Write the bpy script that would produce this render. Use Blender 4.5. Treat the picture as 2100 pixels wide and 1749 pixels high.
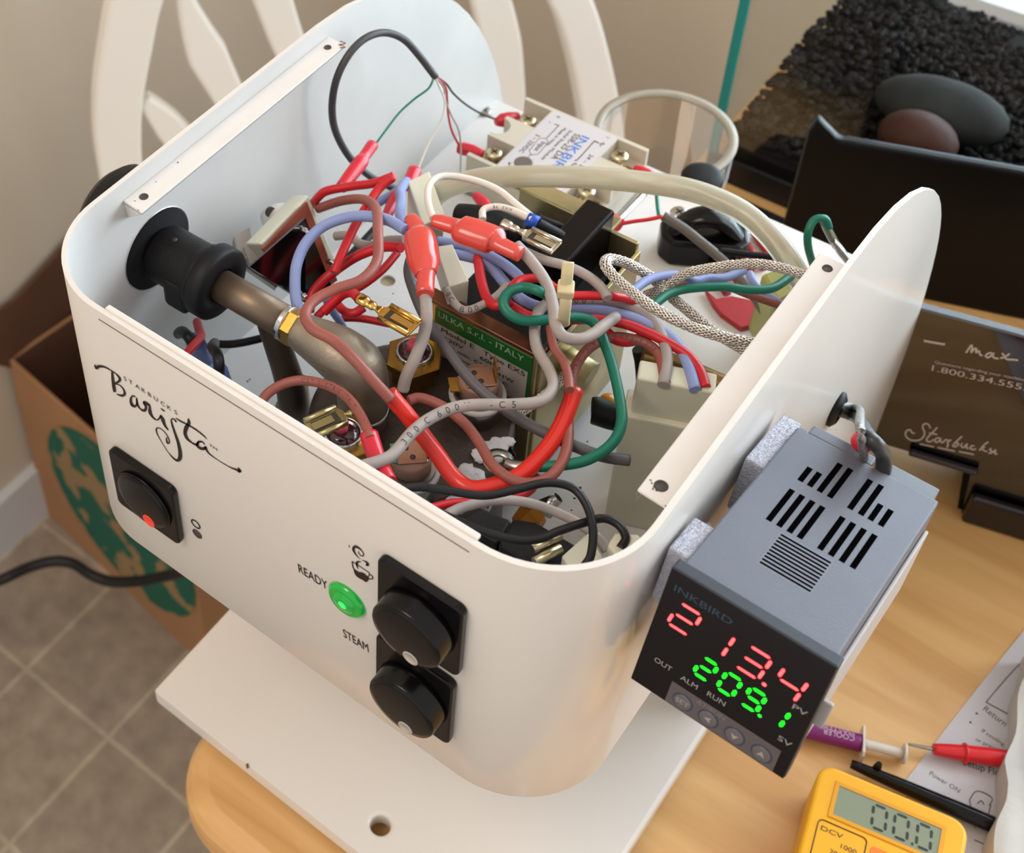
import bpy, math, random
from mathutils import Vector, Matrix
random.seed(7)
V = Vector
scn = bpy.context.scene
for o in list(bpy.data.objects): bpy.data.objects.remove(o)

# ---------------------------------------------------------------- camera
# rows: right, down, forward of the photograph's camera in world axes
RM = Matrix(((0.7559852275504457, 0.6509324241968544, -0.06908918044605938),
             (0.40045080112466136, -0.5433893481442609, -0.73781242345326),
             (-0.5178083541273921, 0.5301084751751872, -0.6714607307529752)))
CP = V((0.29795857613369153, -0.2045050489643662, 0.34814349176951215))
FP, PX0, PY0 = 2990.42, 446.416, 374.888
cd = bpy.data.cameras.new('camera'); cam = bpy.data.objects.new('camera', cd)
scn.collection.objects.link(cam); scn.camera = cam
cd.sensor_width = 36; cd.lens = FP / 2100 * 36
cd.shift_x = (1050 - PX0) / 2100; cd.shift_y = -(874.5 - PY0) / 2100
cd.clip_start = .01; cd.clip_end = 20
mw = Matrix((RM[0], -RM[1], -RM[2])).transposed().to_4x4(); mw.translation = CP
cam.matrix_world = mw
cd.dof.use_dof = True; cd.dof.focus_distance = .49; cd.dof.aperture_fstop = 20

# ---------------------------------------------------------------- light
W = bpy.data.worlds.new('world'); scn.world = W; W.use_nodes = True
W.node_tree.nodes['Background'].inputs[0].default_value = (.80, .76, .72, 1)
W.node_tree.nodes['Background'].inputs[1].default_value = .98
def area(name, loc, target, sx, sy, power, col):
    l = bpy.data.lights.new(name, 'AREA'); l.shape = 'RECTANGLE'; l.size = sx; l.size_y = sy
    l.energy = power; l.color = col
    o = bpy.data.objects.new(name, l); scn.collection.objects.link(o); o.location = loc
    o.rotation_euler = (V(target) - V(loc)).to_track_quat('-Z', 'Y').to_euler()
    return o
area('window_daylight', (.65, 1.03, .15), (.25, .1, -.25), 1.25, 1.1, 21, (.86, .93, 1))
area('ceiling_lamp_light', (-.25, -.75, 1.25), (.1, .1, -.1), .6, .6, 9.0, (1, .84, .70))
scn.view_settings.view_transform = 'Standard'; scn.view_settings.look = 'None'
scn.view_settings.gamma = 1; scn.view_settings.use_curve_mapping = False
scn.view_settings.exposure = 0.22

# ---------------------------------------------------------------- helpers
def at(x, y, ax, v):
    """world point where the sight line through photo pixel (x, y) meets the plane axis=v"""
    d = RM.transposed() @ V(((x - PX0) / FP, (y - PY0) / FP, 1))
    return CP + d * ((v - CP[ax]) / d[ax])
def Z(x, y, z): return at(x, y, 2, z)
def onp(x, y, o, n):
    d = RM.transposed() @ V(((x - PX0) / FP, (y - PY0) / FP, 1))
    return CP + d * ((V(o) - CP).dot(n) / d.dot(n))
def pxr(r, p):
    """radius in metres of something r photo pixels wide at point p"""
    return r * (RM[2].dot(p - CP)) / FP
def lin(c):
    return tuple(((v / 255) / 12.92 if v <= 10 else (((v / 255) + .055) / 1.055) ** 2.4) for v in c)

MATS = {}
def mat(name, rgb, rough=.5, metal=0., noise=0., scale=60., bump=0., bscale=200., trans=0., coat=0., emit=0., ior=1.45, rgb2=None, alpha=1., stretch=None, detail=4, sss=0., spec=.5):
    if name in MATS: return MATS[name]
    m = bpy.data.materials.new(name); m.use_nodes = True; nt = m.node_tree; b = nt.nodes['Principled BSDF']
    c = (*lin(rgb), 1); b.inputs['Base Color'].default_value = c
    b.inputs['Roughness'].default_value = rough; b.inputs['Metallic'].default_value = metal
    b.inputs['IOR'].default_value = ior; b.inputs['Transmission Weight'].default_value = trans
    b.inputs['Coat Weight'].default_value = coat; b.inputs['Coat Roughness'].default_value = .08
    b.inputs['Alpha'].default_value = alpha; b.inputs['Specular IOR Level'].default_value = spec
    if sss: b.inputs['Subsurface Weight'].default_value = sss; b.inputs['Subsurface Radius'].default_value = (.004, .003, .003)
    if emit:
        b.inputs['Emission Color'].default_value = c; b.inputs['Emission Strength'].default_value = emit
    tc = nt.nodes.new('ShaderNodeTexCoord'); src = tc.outputs['Object']
    if stretch:
        mp = nt.nodes.new('ShaderNodeMapping'); mp.inputs['Scale'].default_value = stretch
        nt.links.new(src, mp.inputs[0]); src = mp.outputs[0]
    if noise or rgb2:
        n = nt.nodes.new('ShaderNodeTexNoise'); n.inputs['Scale'].default_value = scale; n.inputs['Detail'].default_value = detail
        nt.links.new(src, n.inputs['Vector'])
        mx = nt.nodes.new('ShaderNodeMix'); mx.data_type = 'RGBA'
        r = nt.nodes.new('ShaderNodeMapRange'); r.inputs[1].default_value = .35; r.inputs[2].default_value = .65
        nt.links.new(n.outputs[0], r.inputs[0]); nt.links.new(r.outputs[0], mx.inputs[0])
        c2 = (*lin(rgb2), 1) if rgb2 else (*[v * (1 - noise) for v in c[:3]], 1)
        mx.inputs[6].default_value = c; mx.inputs[7].default_value = c2
        nt.links.new(mx.outputs[2], b.inputs['Base Color'])
    if bump:
        n2 = nt.nodes.new('ShaderNodeTexNoise'); n2.inputs['Scale'].default_value = bscale
        nt.links.new(src, n2.inputs['Vector'])
        bp = nt.nodes.new('ShaderNodeBump'); bp.inputs['Strength'].default_value = bump; bp.inputs['Distance'].default_value = .001
        nt.links.new(n2.outputs[0], bp.inputs['Height']); nt.links.new(bp.outputs[0], b.inputs['Normal'])
    MATS[name] = m; return m

class MB:
    """collects faces, in world coordinates, for one mesh"""
    def __init__(s): s.v = []; s.f = []; s.m = []; s.s = []
    def add(s, vs, fs, mi=0, smooth=False):
        n = len(s.v); s.v += [V(p) for p in vs]
        for f in fs: s.f.append([i + n for i in f]); s.m.append(mi); s.s.append(smooth)
        return s
    def box(s, a, b, T=None, mi=0):
        x0, y0, z0 = a; x1, y1, z1 = b
        vs = [V(p) for p in ((x0,y0,z0),(x1,y0,z0),(x1,y1,z0),(x0,y1,z0),(x0,y0,z1),(x1,y0,z1),(x1,y1,z1),(x0,y1,z1))]
        if T: vs = [T(p) for p in vs]
        return s.add(vs, [(0,3,2,1),(4,5,6,7),(0,1,5,4),(1,2,6,5),(2,3,7,6),(3,0,4,7)], mi)
    def prism(s, pts, off, mi=0):
        """closed polygon (3-D points) pushed along off"""
        n = len(pts); off = V(off); vs = [V(p) for p in pts] + [V(p) + off for p in pts]
        fs = [list(range(n))[::-1], list(range(n, 2 * n))] + [(i, (i + 1) % n, n + (i + 1) % n, n + i) for i in range(n)]
        return s.add(vs, fs, mi)
    def tube(s, pts, r, seg=12, mi=0, flat=1., up=None, caps=True, sub=6, smooth=True):
        """round sweep through pts; r number or list; flat squashes it along 'up'"""
        pts = [V(p) for p in pts]; rs = list(r) if isinstance(r, (list, tuple)) else [r] * len(pts)
        if len(pts) > 2 and sub > 1: pts, rs = crom(pts, rs, sub)
        rings, fr = [], None
        for i, p in enumerate(pts):
            t = (pts[min(i + 1, len(pts) - 1)] - pts[max(i - 1, 0)]).normalized()
            if fr is None:
                a = V(up) if up else (V((0, 0, 1)) if abs(t.z) < .9 else V((1, 0, 0)))
                n = (a - t * a.dot(t)).normalized()
            else: n = (fr - t * fr.dot(t)).normalized()
            fr = n; b = t.cross(n)
            rings.append([p + (n * math.cos(k * 2 * math.pi / seg) * flat + b * math.sin(k * 2 * math.pi / seg)) * rs[i] for k in range(seg)])
        vs = [q for R in rings for q in R]
        fs = [(i*seg + k, i*seg + (k+1) % seg, (i+1)*seg + (k+1) % seg, (i+1)*seg + k) for i in range(len(rings) - 1) for k in range(seg)]
        s.add(vs, fs, mi, smooth)
        if caps: s.add([], [], mi); n0 = len(s.v) - len(vs); s.f.append([n0 + k for k in range(seg)][::-1]); s.m.append(mi); s.s.append(False); s.f.append([n0 + (len(rings)-1)*seg + k for k in range(seg)]); s.m.append(mi); s.s.append(False)
        return s
    def cyl(s, a, b, r, seg=24, mi=0, r2=None, smooth=True):
        return s.tube([a, b], [r, r if r2 is None else r2], seg, mi, smooth=smooth)
    def lathe(s, o, ax, prof, seg=28, mi=0, smooth=True, u=None):
        """profile [(radius, height)] turned about axis ax at o"""
        ax = V(ax).normalized(); a = V(u) if u else (V((0, 0, 1)) if abs(ax.z) < .9 else V((1, 0, 0)))
        n = (a - ax * a.dot(ax)).normalized(); b = ax.cross(n); o = V(o)
        vs = [o + ax * h + (n * math.cos(k*2*math.pi/seg) + b * math.sin(k*2*math.pi/seg)) * r for r, h in prof for k in range(seg)]
        fs = [(i*seg+k, i*seg+(k+1) % seg, (i+1)*seg+(k+1) % seg, (i+1)*seg+k) for i in range(len(prof)-1) for k in range(seg)]
        s.add(vs, fs, mi, smooth)
        n0 = len(s.v) - len(vs)
        closed = prof[0] == prof[-1]
        if prof[0][0] > 1e-6 and not closed: s.f.append([n0 + k for k in range(seg)][::-1]); s.m.append(mi); s.s.append(False)
        if prof[-1][0] > 1e-6 and not closed: s.f.append([n0 + (len(prof)-1)*seg + k for k in range(seg)]); s.m.append(mi); s.s.append(False)
        return s
    def blob(s, c, r, squash=(1, 1, 1), nu=12, nv=8, jit=0., mi=0, rot=0., smooth=True):
        c = V(c); vs = []; cr, sr = math.cos(rot), math.sin(rot)
        for i in range(nv + 1):
            th = math.pi * i / nv
            for k in range(nu):
                ph = 2 * math.pi * k / nu
                q = V((math.sin(th)*math.cos(ph)*squash[0], math.sin(th)*math.sin(ph)*squash[1], math.cos(th)*squash[2])) * r * (1 + random.uniform(-jit, jit))
                vs.append(c + V((q.x*cr - q.y*sr, q.x*sr + q.y*cr, q.z)))
        fs = [(i*nu+k, (i+1)*nu+k, (i+1)*nu+(k+1) % nu, i*nu+(k+1) % nu) for i in range(nv) for k in range(nu)]
        return s.add(vs, fs, mi, smooth)

def crom(pts, rs, sub):
    P, R = [], []
    n = len(pts)
    for i in range(n - 1):
        a, b, c, d = pts[max(i-1, 0)], pts[i], pts[i+1], pts[min(i+2, n-1)]
        for k in range(sub):
            t = k / sub; t2, t3 = t*t, t*t*t
            P.append(((b*2) + (c-a)*t + (a*2 - b*5 + c*4 - d)*t2 + (b*3 - a - c*3 + d)*t3) * .5)
            R.append(rs[i] + (rs[i+1] - rs[i]) * t)
    P.append(pts[-1]); R.append(rs[-1]); return P, R

def rootloc(o):
    q = V((0, 0, 0))
    while o is not None: q = q + o.location; o = o.parent
    return q
def obj(name, mb, m, parent=None, label=None, bevel=0., loc=None, seg=2):
    """links mb as one mesh object; its origin sits at loc (world) or at the parent's base"""
    me = bpy.data.meshes.new(name)
    o = bpy.data.objects.new(name, me); scn.collection.objects.link(o)
    if parent is not None: o.parent = parent; org = rootloc(parent)
    else:
        if loc is None:
            lo = [min(v[i] for v in mb.v) for i in range(3)]; hi = [max(v[i] for v in mb.v) for i in range(3)]
            loc = ((lo[0]+hi[0])/2, (lo[1]+hi[1])/2, lo[2])
        o.location = loc; org = V(loc)
    me.from_pydata([tuple(v - org) for v in mb.v], [], mb.f)
    for q in (m if isinstance(m, (list, tuple)) else [m]): me.materials.append(q)
    for p, mi, sm in zip(me.polygons, mb.m, mb.s): p.material_index = mi; p.use_smooth = sm
    me.update()
    if label: o['label'] = label
    if bevel:
        b = o.modifiers.new('bevel', 'BEVEL'); b.width = bevel; b.segments = seg; b.limit_method = 'ANGLE'; b.angle_limit = math.radians(40)
    return o
def thing(name, label, cat, loc, group=None):
    o = bpy.data.objects.new(name, None); scn.collection.objects.link(o); o.location = loc
    o.empty_display_size = .01
    return tag(o, label, cat, group)
def tag(o, label, cat, group=None, kind=None):
    o['label'] = label; o['category'] = cat
    if group: o['group'] = group
    if kind: o['kind'] = kind
    return o
def frame(o, u, v, w=None):
    """maps local (x, y, z) to o + x*u + y*v + z*w"""
    o, u, v = V(o), V(u).normalized(), V(v); v = (v - u * v.dot(u)).normalized(); w = u.cross(v) if w is None else V(w)
    return lambda p: o + u * p[0] + v * p[1] + w * p[2]

_glyph = {}
def glyphs(s):
    if s not in _glyph:
        c = bpy.data.curves.new('t', 'FONT'); c.body = s; c.size = 1; c.resolution_u = 3
        o = bpy.data.objects.new('t', c); scn.collection.objects.link(o)
        dg = bpy.context.evaluated_depsgraph_get(); me = bpy.data.meshes.new_from_object(o.evaluated_get(dg))
        _glyph[s] = ([v.co.copy() for v in me.vertices], [list(p.vertices) for p in me.polygons])
        bpy.data.objects.remove(o); bpy.data.curves.remove(c); bpy.data.meshes.remove(me)
    return _glyph[s]
def text(mb, s, T, w=None, h=.002, x=0., y=0., lift=0., bold=0., mi=0):
    """flat lettering laid in frame T with its lower left corner at x, y"""
    vs, fs = glyphs(s)
    if not vs: return mb
    x0 = min(v.x for v in vs); x1 = max(v.x for v in vs); y0 = min(0, min(v.y for v in vs)) if False else 0.
    sy = h / .69; sx = w / (x1 - x0) if w else sy
    return mb.add([T((x + (v.x - x0) * sx, y + v.y * sy, lift)) for v in vs], fs, mi)
def stroke(mb, pts, ws, conv, n, lift=.00025, sub=5, mi=0):
    """pen stroke of varying width: photo pixels -> surface by conv"""
    P = [V((p[0], p[1], 0)) for p in pts]; ws = list(ws) if isinstance(ws, (list, tuple)) else [ws] * len(P)
    if len(P) > 2: P, ws = crom(P, ws, sub)
    L, R = [], []
    for i, p in enumerate(P):
        t = P[min(i+1, len(P)-1)] - P[max(i-1, 0)]; t = t.normalized() if t.length > 0 else V((1, 0, 0))
        q = V((-t.y, t.x, 0)) * ws[i] / 2
        L.append(conv(p.x + q.x, p.y + q.y) + V(n) * lift); R.append(conv(p.x - q.x, p.y - q.y) + V(n) * lift)
    k = len(P)
    return mb.add(L + R, [(i, i+1, k+i+1, k+i) for i in range(k-1)], mi)
def cut(o, cutter_mb):
    """drills cutter_mb out of mesh object o"""
    c = obj('c', cutter_mb, MATS['paint'], loc=(0, 0, 0))
    md = o.modifiers.new('b', 'BOOLEAN'); md.operation = 'DIFFERENCE'; md.object = c; md.solver = 'EXACT'
    dg = bpy.context.evaluated_depsgraph_get(); me = bpy.data.meshes.new_from_object(o.evaluated_get(dg))
    o.modifiers.clear(); o.data = me; bpy.data.objects.remove(c)

# ---------------------------------------------------------------- materials
paint = mat('paint', (216, 211, 205), .30, coat=.35, noise=.03, scale=9)
paint_in = mat('paint_inside', (200, 198, 195), .38, noise=.09, scale=18, detail=6)
floor_paint = mat('floor_paint', (226, 223, 220), .40, noise=.10, scale=26, detail=7)
white_metal = mat('white_flange', (216, 211, 206), .35, noise=.05, scale=50)
black_pl = mat('black_plastic', (9, 8, 9), .2, spec=.32)
black_sat = mat('black_satin', (20, 19, 20), .5, bump=.15, bscale=900, spec=.3)
black_rub = mat('black_rubber', (18, 18, 20), .55, spec=.3)
ink = mat('ink', (34, 20, 18), .5)
chrome = mat('chrome', (200, 200, 200), .16, 1)
steel = mat('steel', (170, 166, 160), .32, 1, noise=.25, scale=90)
braid = mat('braided_steel', (222, 214, 204), .34, .75, noise=.12, scale=300)
braid_core = mat('braid_core', (96, 90, 86), .6)
brass = mat('brass', (190, 148, 72), .28, 1, noise=.2, scale=60)
zinc = mat('zinc_yellow', (202, 188, 144), .38, .9, noise=.3, scale=40)
cast = mat('cast_metal', (160, 146, 128), .45, .8, noise=.25, scale=35, bump=.12, bscale=700)
tubem = mat('dull_tube', (134, 116, 98), .45, .8, noise=.35, scale=30)
boilerm = mat('boiler_metal', (92, 80, 74), .45, .7, noise=.4, scale=35, bump=.3, bscale=300)
copper = mat('copper', (178, 134, 112), .35, .8, noise=.15, scale=80)
bake = mat('bakelite', (142, 108, 92), .5, noise=.1)
w_grey = mat('grey_wire', (158, 148, 143), .55, noise=.12, scale=120)
w_dgrey = mat('dark_grey_cable', (84, 80, 82), .5)
w_blue = mat('periwinkle_wire', (134, 148, 196), .5, noise=.08, scale=90)
w_green = mat('green_wire', (10, 104, 84), .42)
w_red = mat('red_wire', (196, 26, 36), .4, noise=.15, scale=60)
w_brown = mat('brown_wire', (146, 80, 70), .5, noise=.14, scale=70)
w_white = mat('white_wire', (214, 206, 196), .5)
w_black = mat('black_wire', (24, 23, 25), .42, spec=.35)
red_sleeve = mat('red_sleeve', (206, 36, 22), .3, coat=.3)
coral = mat('coral_plastic', (230, 84, 74), .22, sss=.3, coat=.4, trans=.3)
crimson = mat('crimson_crimp', (198, 30, 48), .35, sss=.2, coat=.2)
blue_pl = mat('blue_crimp', (92, 118, 178), .4, sss=.2)
nylon = mat('nylon', (206, 204, 184), .4, sss=.4, noise=.05, scale=40)
hosem = mat('clear_hose', (214, 209, 188), .22, trans=.5, ior=1.2, noise=.05, scale=14)
# ================================================================= ROOM
FZ, TZ = -1.03, -.289                       # floor and table-top heights (rim of the machine is z = 0)
def nodemat(name, build):
    m = bpy.data.materials.new(name); m.use_nodes = True; build(m.node_tree, m.node_tree.nodes['Principled BSDF']); MATS[name] = m; return m
def b_tile(nt, b):
    tc = nt.nodes.new('ShaderNodeTexCoord'); mp = nt.nodes.new('ShaderNodeMapping'); mp.vector_type = 'POINT'
    nt.links.new(tc.outputs['Object'], mp.inputs[0]); mp.inputs['Location'].default_value = (.3165 + .1187*20, -.195 + .136*20, 0)
    br = nt.nodes.new('ShaderNodeTexBrick'); br.offset = 0; br.squash = 1
    for k, v in (('Scale', 1), ('Mortar Size', .0035), ('Mortar Smooth', .6), ('Brick Width', .1187), ('Row Height', .136)): br.inputs[k].default_value = v
    br.inputs['Color1'].default_value = (*lin((156, 141, 125)), 1); br.inputs['Color2'].default_value = (*lin((147, 133, 118)), 1)
    br.inputs['Mortar'].default_value = (*lin((174, 162, 142)), 1)
    nt.links.new(mp.outputs[0], br.inputs[0])
    n = nt.nodes.new('ShaderNodeTexNoise'); n.inputs['Scale'].default_value = 45; n.inputs['Detail'].default_value = 5; nt.links.new(tc.outputs['Object'], n.inputs[0])
    mx = nt.nodes.new('ShaderNodeMix'); mx.data_type = 'RGBA'; mx.blend_type = 'OVERLAY'; mx.inputs[0].default_value = .45
    nt.links.new(br.outputs['Color'], mx.inputs[6]); nt.links.new(n.outputs[0], mx.inputs[7])
    nt.links.new(mx.outputs[2], b.inputs['Base Color']); b.inputs['Roughness'].default_value = .45
tile = nodemat('vinyl_tile', b_tile)
def b_oak(nt, b):
    tc = nt.nodes.new('ShaderNodeTexCoord'); mp = nt.nodes.new('ShaderNodeMapping'); mp.inputs['Scale'].default_value = (3.5, 34, 34)
    mp.inputs['Rotation'].default_value = (0, 0, -.12); nt.links.new(tc.outputs['Object'], mp.inputs[0])
    n = nt.nodes.new('ShaderNodeTexNoise'); n.inputs['Scale'].default_value = 1.6; n.inputs['Detail'].default_value = 6; n.inputs['Distortion'].default_value = .6
    nt.links.new(mp.outputs[0], n.inputs[0])
    r = nt.nodes.new('ShaderNodeValToRGB'); e = r.color_ramp.elements
    e[0].position = .3; e[0].color = (*lin((198, 148, 88)), 1); e[1].position = .62; e[1].color = (*lin((220, 176, 116)), 1)
    nt.links.new(n.outputs[0], r.inputs[0]); nt.links.new(r.outputs[0], b.inputs['Base Color'])
    b.inputs['Roughness'].default_value = .38; b.inputs['Coat Weight'].default_value = .25; b.inputs['Coat Roughness'].default_value = .25
oak = nodemat('oak', b_oak)
wallm = mat('wall_paint', (208, 196, 178), .85, noise=.04, scale=4, bump=.1, bscale=250)
trimw = mat('white_trim', (206, 209, 214), .5)
def struct(name, mb, m, label=None): o = obj(name, mb, m); o['kind'] = 'structure'; return o
fl = obj('floor', MB().box((-.6, -1.6, FZ - .02), (2.2, 1.02, FZ)), tile, loc=(0, 0, FZ)); fl['kind'] = 'structure'
WX, WY = -.567, .95
def clear(name, tint, fac=.10, rough=.02, k=.6):
    m = bpy.data.materials.new(name); m.use_nodes = True; nt = m.node_tree; nt.nodes.clear()
    out = nt.nodes.new('ShaderNodeOutputMaterial'); tr = nt.nodes.new('ShaderNodeBsdfTransparent'); g = nt.nodes.new('ShaderNodeBsdfGlossy')
    lw = nt.nodes.new('ShaderNodeLayerWeight'); mx = nt.nodes.new('ShaderNodeMixShader'); mu = nt.nodes.new('ShaderNodeMath'); mu.operation = 'MULTIPLY_ADD'
    tr.inputs[0].default_value = (*tint, 1); g.inputs['Roughness'].default_value = rough; lw.inputs[0].default_value = .35
    nt.links.new(lw.outputs['Fresnel'], mu.inputs[0]); mu.inputs[1].default_value = k; mu.inputs[2].default_value = fac * .2
    nt.links.new(mu.outputs[0], mx.inputs[0]); nt.links.new(tr.outputs[0], mx.inputs[1]); nt.links.new(g.outputs[0], mx.inputs[2]); nt.links.new(mx.outputs[0], out.inputs[0])
    MATS[name] = m; return m
struct('wall_left', MB().box((WX - .06, -1.6, FZ), (WX, WY, 1.5)), wallm)
wb = MB(); wb.box((WX, WY, FZ), (0, WY + .06, 1.5)); wb.box((0, WY, FZ), (1.3, WY + .06, -.475)); wb.box((0, WY, .75), (1.3, WY + .06, 1.5)); wb.box((1.3, WY, FZ), (2.2, WY + .06, 1.5))
struct('wall_back', wb, wallm)
struct('baseboard_left', MB().box((WX, -1.6, FZ), (WX + .012, WY, FZ + .082)), trimw)
struct('baseboard_back', MB().box((WX + .012, WY - .012, FZ), (2.2, WY, FZ + .082)), trimw)
wn = struct('window_1', MB().box((0, WY - .016, -.475), (1.3, WY + .05, -.447)).box((0, WY, -.447), (.02, WY + .05, .75)).box((1.265, WY, -.447), (1.3, WY + .05, .75))
            .box((0, WY, .715), (1.3, WY + .05, .75)).box((.02, WY + .006, -.424), (1.265, WY + .05, -.412)).box((.075, WY + .012, -.447), (.082, WY + .02, -.424)).box((.68, WY + .01, -.412), (.72, WY + .05, .715)), trimw)
struct('trim_1', MB().box((.02, WY + .02, -.447), (1.265, WY + .03, -.424)), mat('track_grey', (176, 180, 196), .4))
skyp = obj('daylight_outside', MB().box((-.4, 1.5, -1.4), (2.6, 1.52, 1.8)), mat('bright_sky', (214, 234, 255), 1, emit=2.6)); skyp['kind'] = 'structure'
gl = clear('window_glass', (.98, 1, 1))
o = obj('window_pane', MB().box((.02, WY + .032, -.412), (1.265, WY + .031, .715)), gl, wn)

# ---------------------------------------------------------------- table
def rounded(x0, y0, x1, y1, r, n=10, z=0):
    pts = []
    for cx, cy, a in ((x1-r, y1-r, 0), (x0+r, y1-r, 90), (x0+r, y0+r, 180), (x1-r, y0+r, 270)):
        pts += [(cx + r*math.cos(math.radians(a + 90*k/n)), cy + r*math.sin(math.radians(a + 90*k/n)), z) for k in range(n+1)]
    return pts
t = thing('table', 'light oak table with a rounded front corner, carrying the machine', 'table', (.6, .35, FZ))
tx0, ty0, tx1, ty1 = .0445, -.0240, 1.25, .728
obj('tabletop', MB().prism([(x - (.0105*max(0, y)/.8 if x < .3 else 0), y, z) for x, y, z in rounded(tx0, ty0, tx1, ty1, .036, 14, TZ - .030)], (0, 0, .030)), oak, t, bevel=.011, seg=4)
for x, y in ((.14, .08), (1.16, .08), (.14, .66), (1.16, .66)):
    obj('leg', MB().tube([(x, y, FZ), (x, y, -.5), (x, y, TZ - .030)], [.016, .026, .032], 16), oak, t)

# ---------------------------------------------------------------- windsor chair
cw = mat('chair_white', (236, 231, 223), .45)
A = Z(230, 300, -.40); cu = V((.60, .80, 0)).normalized(); cn = V((.80, -.60, 0)).normalized()
ch = thing('windsor_chair', 'white painted wooden chair with a curved hoop back, behind the machine', 'chair', (A.x + .13, A.y + .17, FZ))
def slat(name, pts, hw, th=.022, depth=0., m=cw, sub=6):
    P = [V((x, y, 0)) for x, y in pts]; w = list(hw) if isinstance(hw, (list, tuple)) else [hw]*len(P); P, w = crom(P, w, sub)
    L, R = [], []
    for i, p in enumerate(P):
        tt = (P[min(i+1, len(P)-1)] - P[max(i-1, 0)]).normalized(); q = V((-tt.y, tt.x, 0)) * w[i]
        L.append(onp(p.x+q.x, p.y+q.y, A + cn*depth, cn)); R.append(onp(p.x-q.x, p.y-q.y, A + cn*depth, cn))
    n = len(P); mb = MB(); off = -cn * th
    mb.add(L + R + [v + off for v in L] + [v + off for v in R],
           [(i, i+1, n+i+1, n+i) for i in range(n-1)] + [(2*n+i, 3*n+i, 3*n+i+1, 2*n+i+1) for i in range(n-1)] +
           [(i, 2*n+i, 2*n+i+1, i+1) for i in range(n-1)] + [(n+i, n+i+1, 3*n+i+1, 3*n+i) for i in range(n-1)] + [(0, n, 3*n, 2*n), (n-1, 3*n-1, 4*n-1, 2*n-1)], smooth=False)
    return obj(name, mb, m, ch, bevel=.003)
slat('hoop', [(278, 690), (270, 580), (262, 470), (252, 380), (243, 290), (246, 200), (262, 100), (283, 0), (330, -110), (440, -210), (620, -265), (830, -260), (1010, -190), (1110, -90), (1176, 10), (1212, 120), (1238, 250), (1256, 400), (1262, 540), (1258, 700)], [36, 38, 40, 44, 48, 50, 52, 53, 52, 50, 48, 46, 44, 42, 41, 40, 40, 40, 38, 36])
slat('spindle', [(372, -200), (376, -60), (382, 0), (402, 60), (428, 120), (470, 200), (520, 300), (570, 420), (625, 560), (665, 690)], [14, 14, 17, 30, 42, 34, 24, 20, 18, 16], .014, .0)
slat('spindle', [(298, 212), (345, 262), (400, 330), (470, 430), (540, 560), (590, 690)], [14, 30, 34, 24, 18, 16], .014, -.004)
slat('spindle', [(500, -220), (530, -80), (560, 0), (590, 85), (640, 220), (690, 400), (715, 550), (735, 700)], [16, 34, 40, 36, 26, 22, 18, 16], .014, .0)
slat('spindle', [(760, -250), (800, -80), (830, 20), (850, 200), (860, 400), (862, 560), (862, 700)], [16, 34, 40, 30, 22, 18, 16], .014, .0)
slat('spindle', [(930, -190), (975, -70), (1008, 0), (1030, 90), (1044, 190), (1060, 330), (1060, 500), (1050, 690)], [18, 34, 40, 42, 36, 24, 18, 16], .014, .0)
bm = A + cu*.20
S0 = V((A.x, A.y, -.60))
obj('seat', MB().prism([S0 + cu*a + cn*b for a, b in ((-.01, -.02), (.42, -.02), (.46, .14), (.45, .24), (.38, .27), (.06, .27), (-.01, .23), (-.04, .14))], (0, 0, .035)), cw, ch, bevel=.012)
for a, b, a2, b2 in ((.15, .02, .13, -.05), (.38, .02, .44, -.06), (.06, .22, .04, .25), (.36, .22, .42, .26)):
    p, q = S0 + cu*a + cn*b, S0 + cu*a2 + cn*b2; q.z = FZ
    obj('leg', MB().tube([q, p.lerp(q, .5), p], [.012, .021, .015], 14), cw, ch)

# ---------------------------------------------------------------- cardboard carton, cord
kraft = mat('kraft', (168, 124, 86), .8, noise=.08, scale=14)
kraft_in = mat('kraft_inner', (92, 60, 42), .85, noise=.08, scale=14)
def b_em(nt, b):
    tc = nt.nodes.new('ShaderNodeTexCoord'); n = nt.nodes.new('ShaderNodeTexNoise'); n.inputs['Scale'].default_value = 24; n.inputs['Detail'].default_value = 3
    nt.links.new(tc.outputs['Object'], n.inputs[0]); r = nt.nodes.new('ShaderNodeValToRGB'); e = r.color_ramp.elements
    e[0].position = .53; e[0].color = (*lin((18, 92, 72)), 1); e[1].position = .57; e[1].color = (*lin((150, 122, 84)), 1)
    nt.links.new(n.outputs[0], r.inputs[0]); nt.links.new(r.outputs[0], b.inputs['Base Color']); b.inputs['Roughness'].default_value = .8
emb = nodemat('green_emblem_print', b_em)
BO = V((-.560, .345, 0)); bu = V((.985, -.115, 0)).normalized(); bv = V((-bu.y, bu.x, 0)); bw, bd, bt = .277, .125, -.765
bx = thing('cardboard_carton', 'open brown cardboard carton with a green round emblem on the floor by the wall', 'box', BO + bu*.13 + bv*.1 + V((0, 0, FZ)))
T = frame(BO, bu, bv)
sh = MB()
for a, b in (((0, 0, FZ+.001), (bw, .004, bt)), ((0, bd-.004, FZ+.001), (bw, bd, bt)), ((0, .004, FZ+.001), (.004, bd-.004, bt)), ((bw-.004, .004, FZ+.001), (bw, bd-.004, bt)), ((.004, .004, FZ+.001), (bw-.004, bd-.004, FZ+.006))): sh.box(a, b, T)
for i, f in enumerate(sh.f): pass
obj('carton_body', sh, kraft, bx)
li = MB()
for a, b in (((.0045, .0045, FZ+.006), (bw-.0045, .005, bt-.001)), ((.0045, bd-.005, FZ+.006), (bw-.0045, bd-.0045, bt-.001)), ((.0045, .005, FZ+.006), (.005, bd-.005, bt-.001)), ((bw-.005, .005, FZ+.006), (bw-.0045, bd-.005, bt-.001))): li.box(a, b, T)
obj('dark_inner_sheets', li, kraft_in, bx)  # thin sheets making the carton's inside a darker brown than its outside
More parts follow.
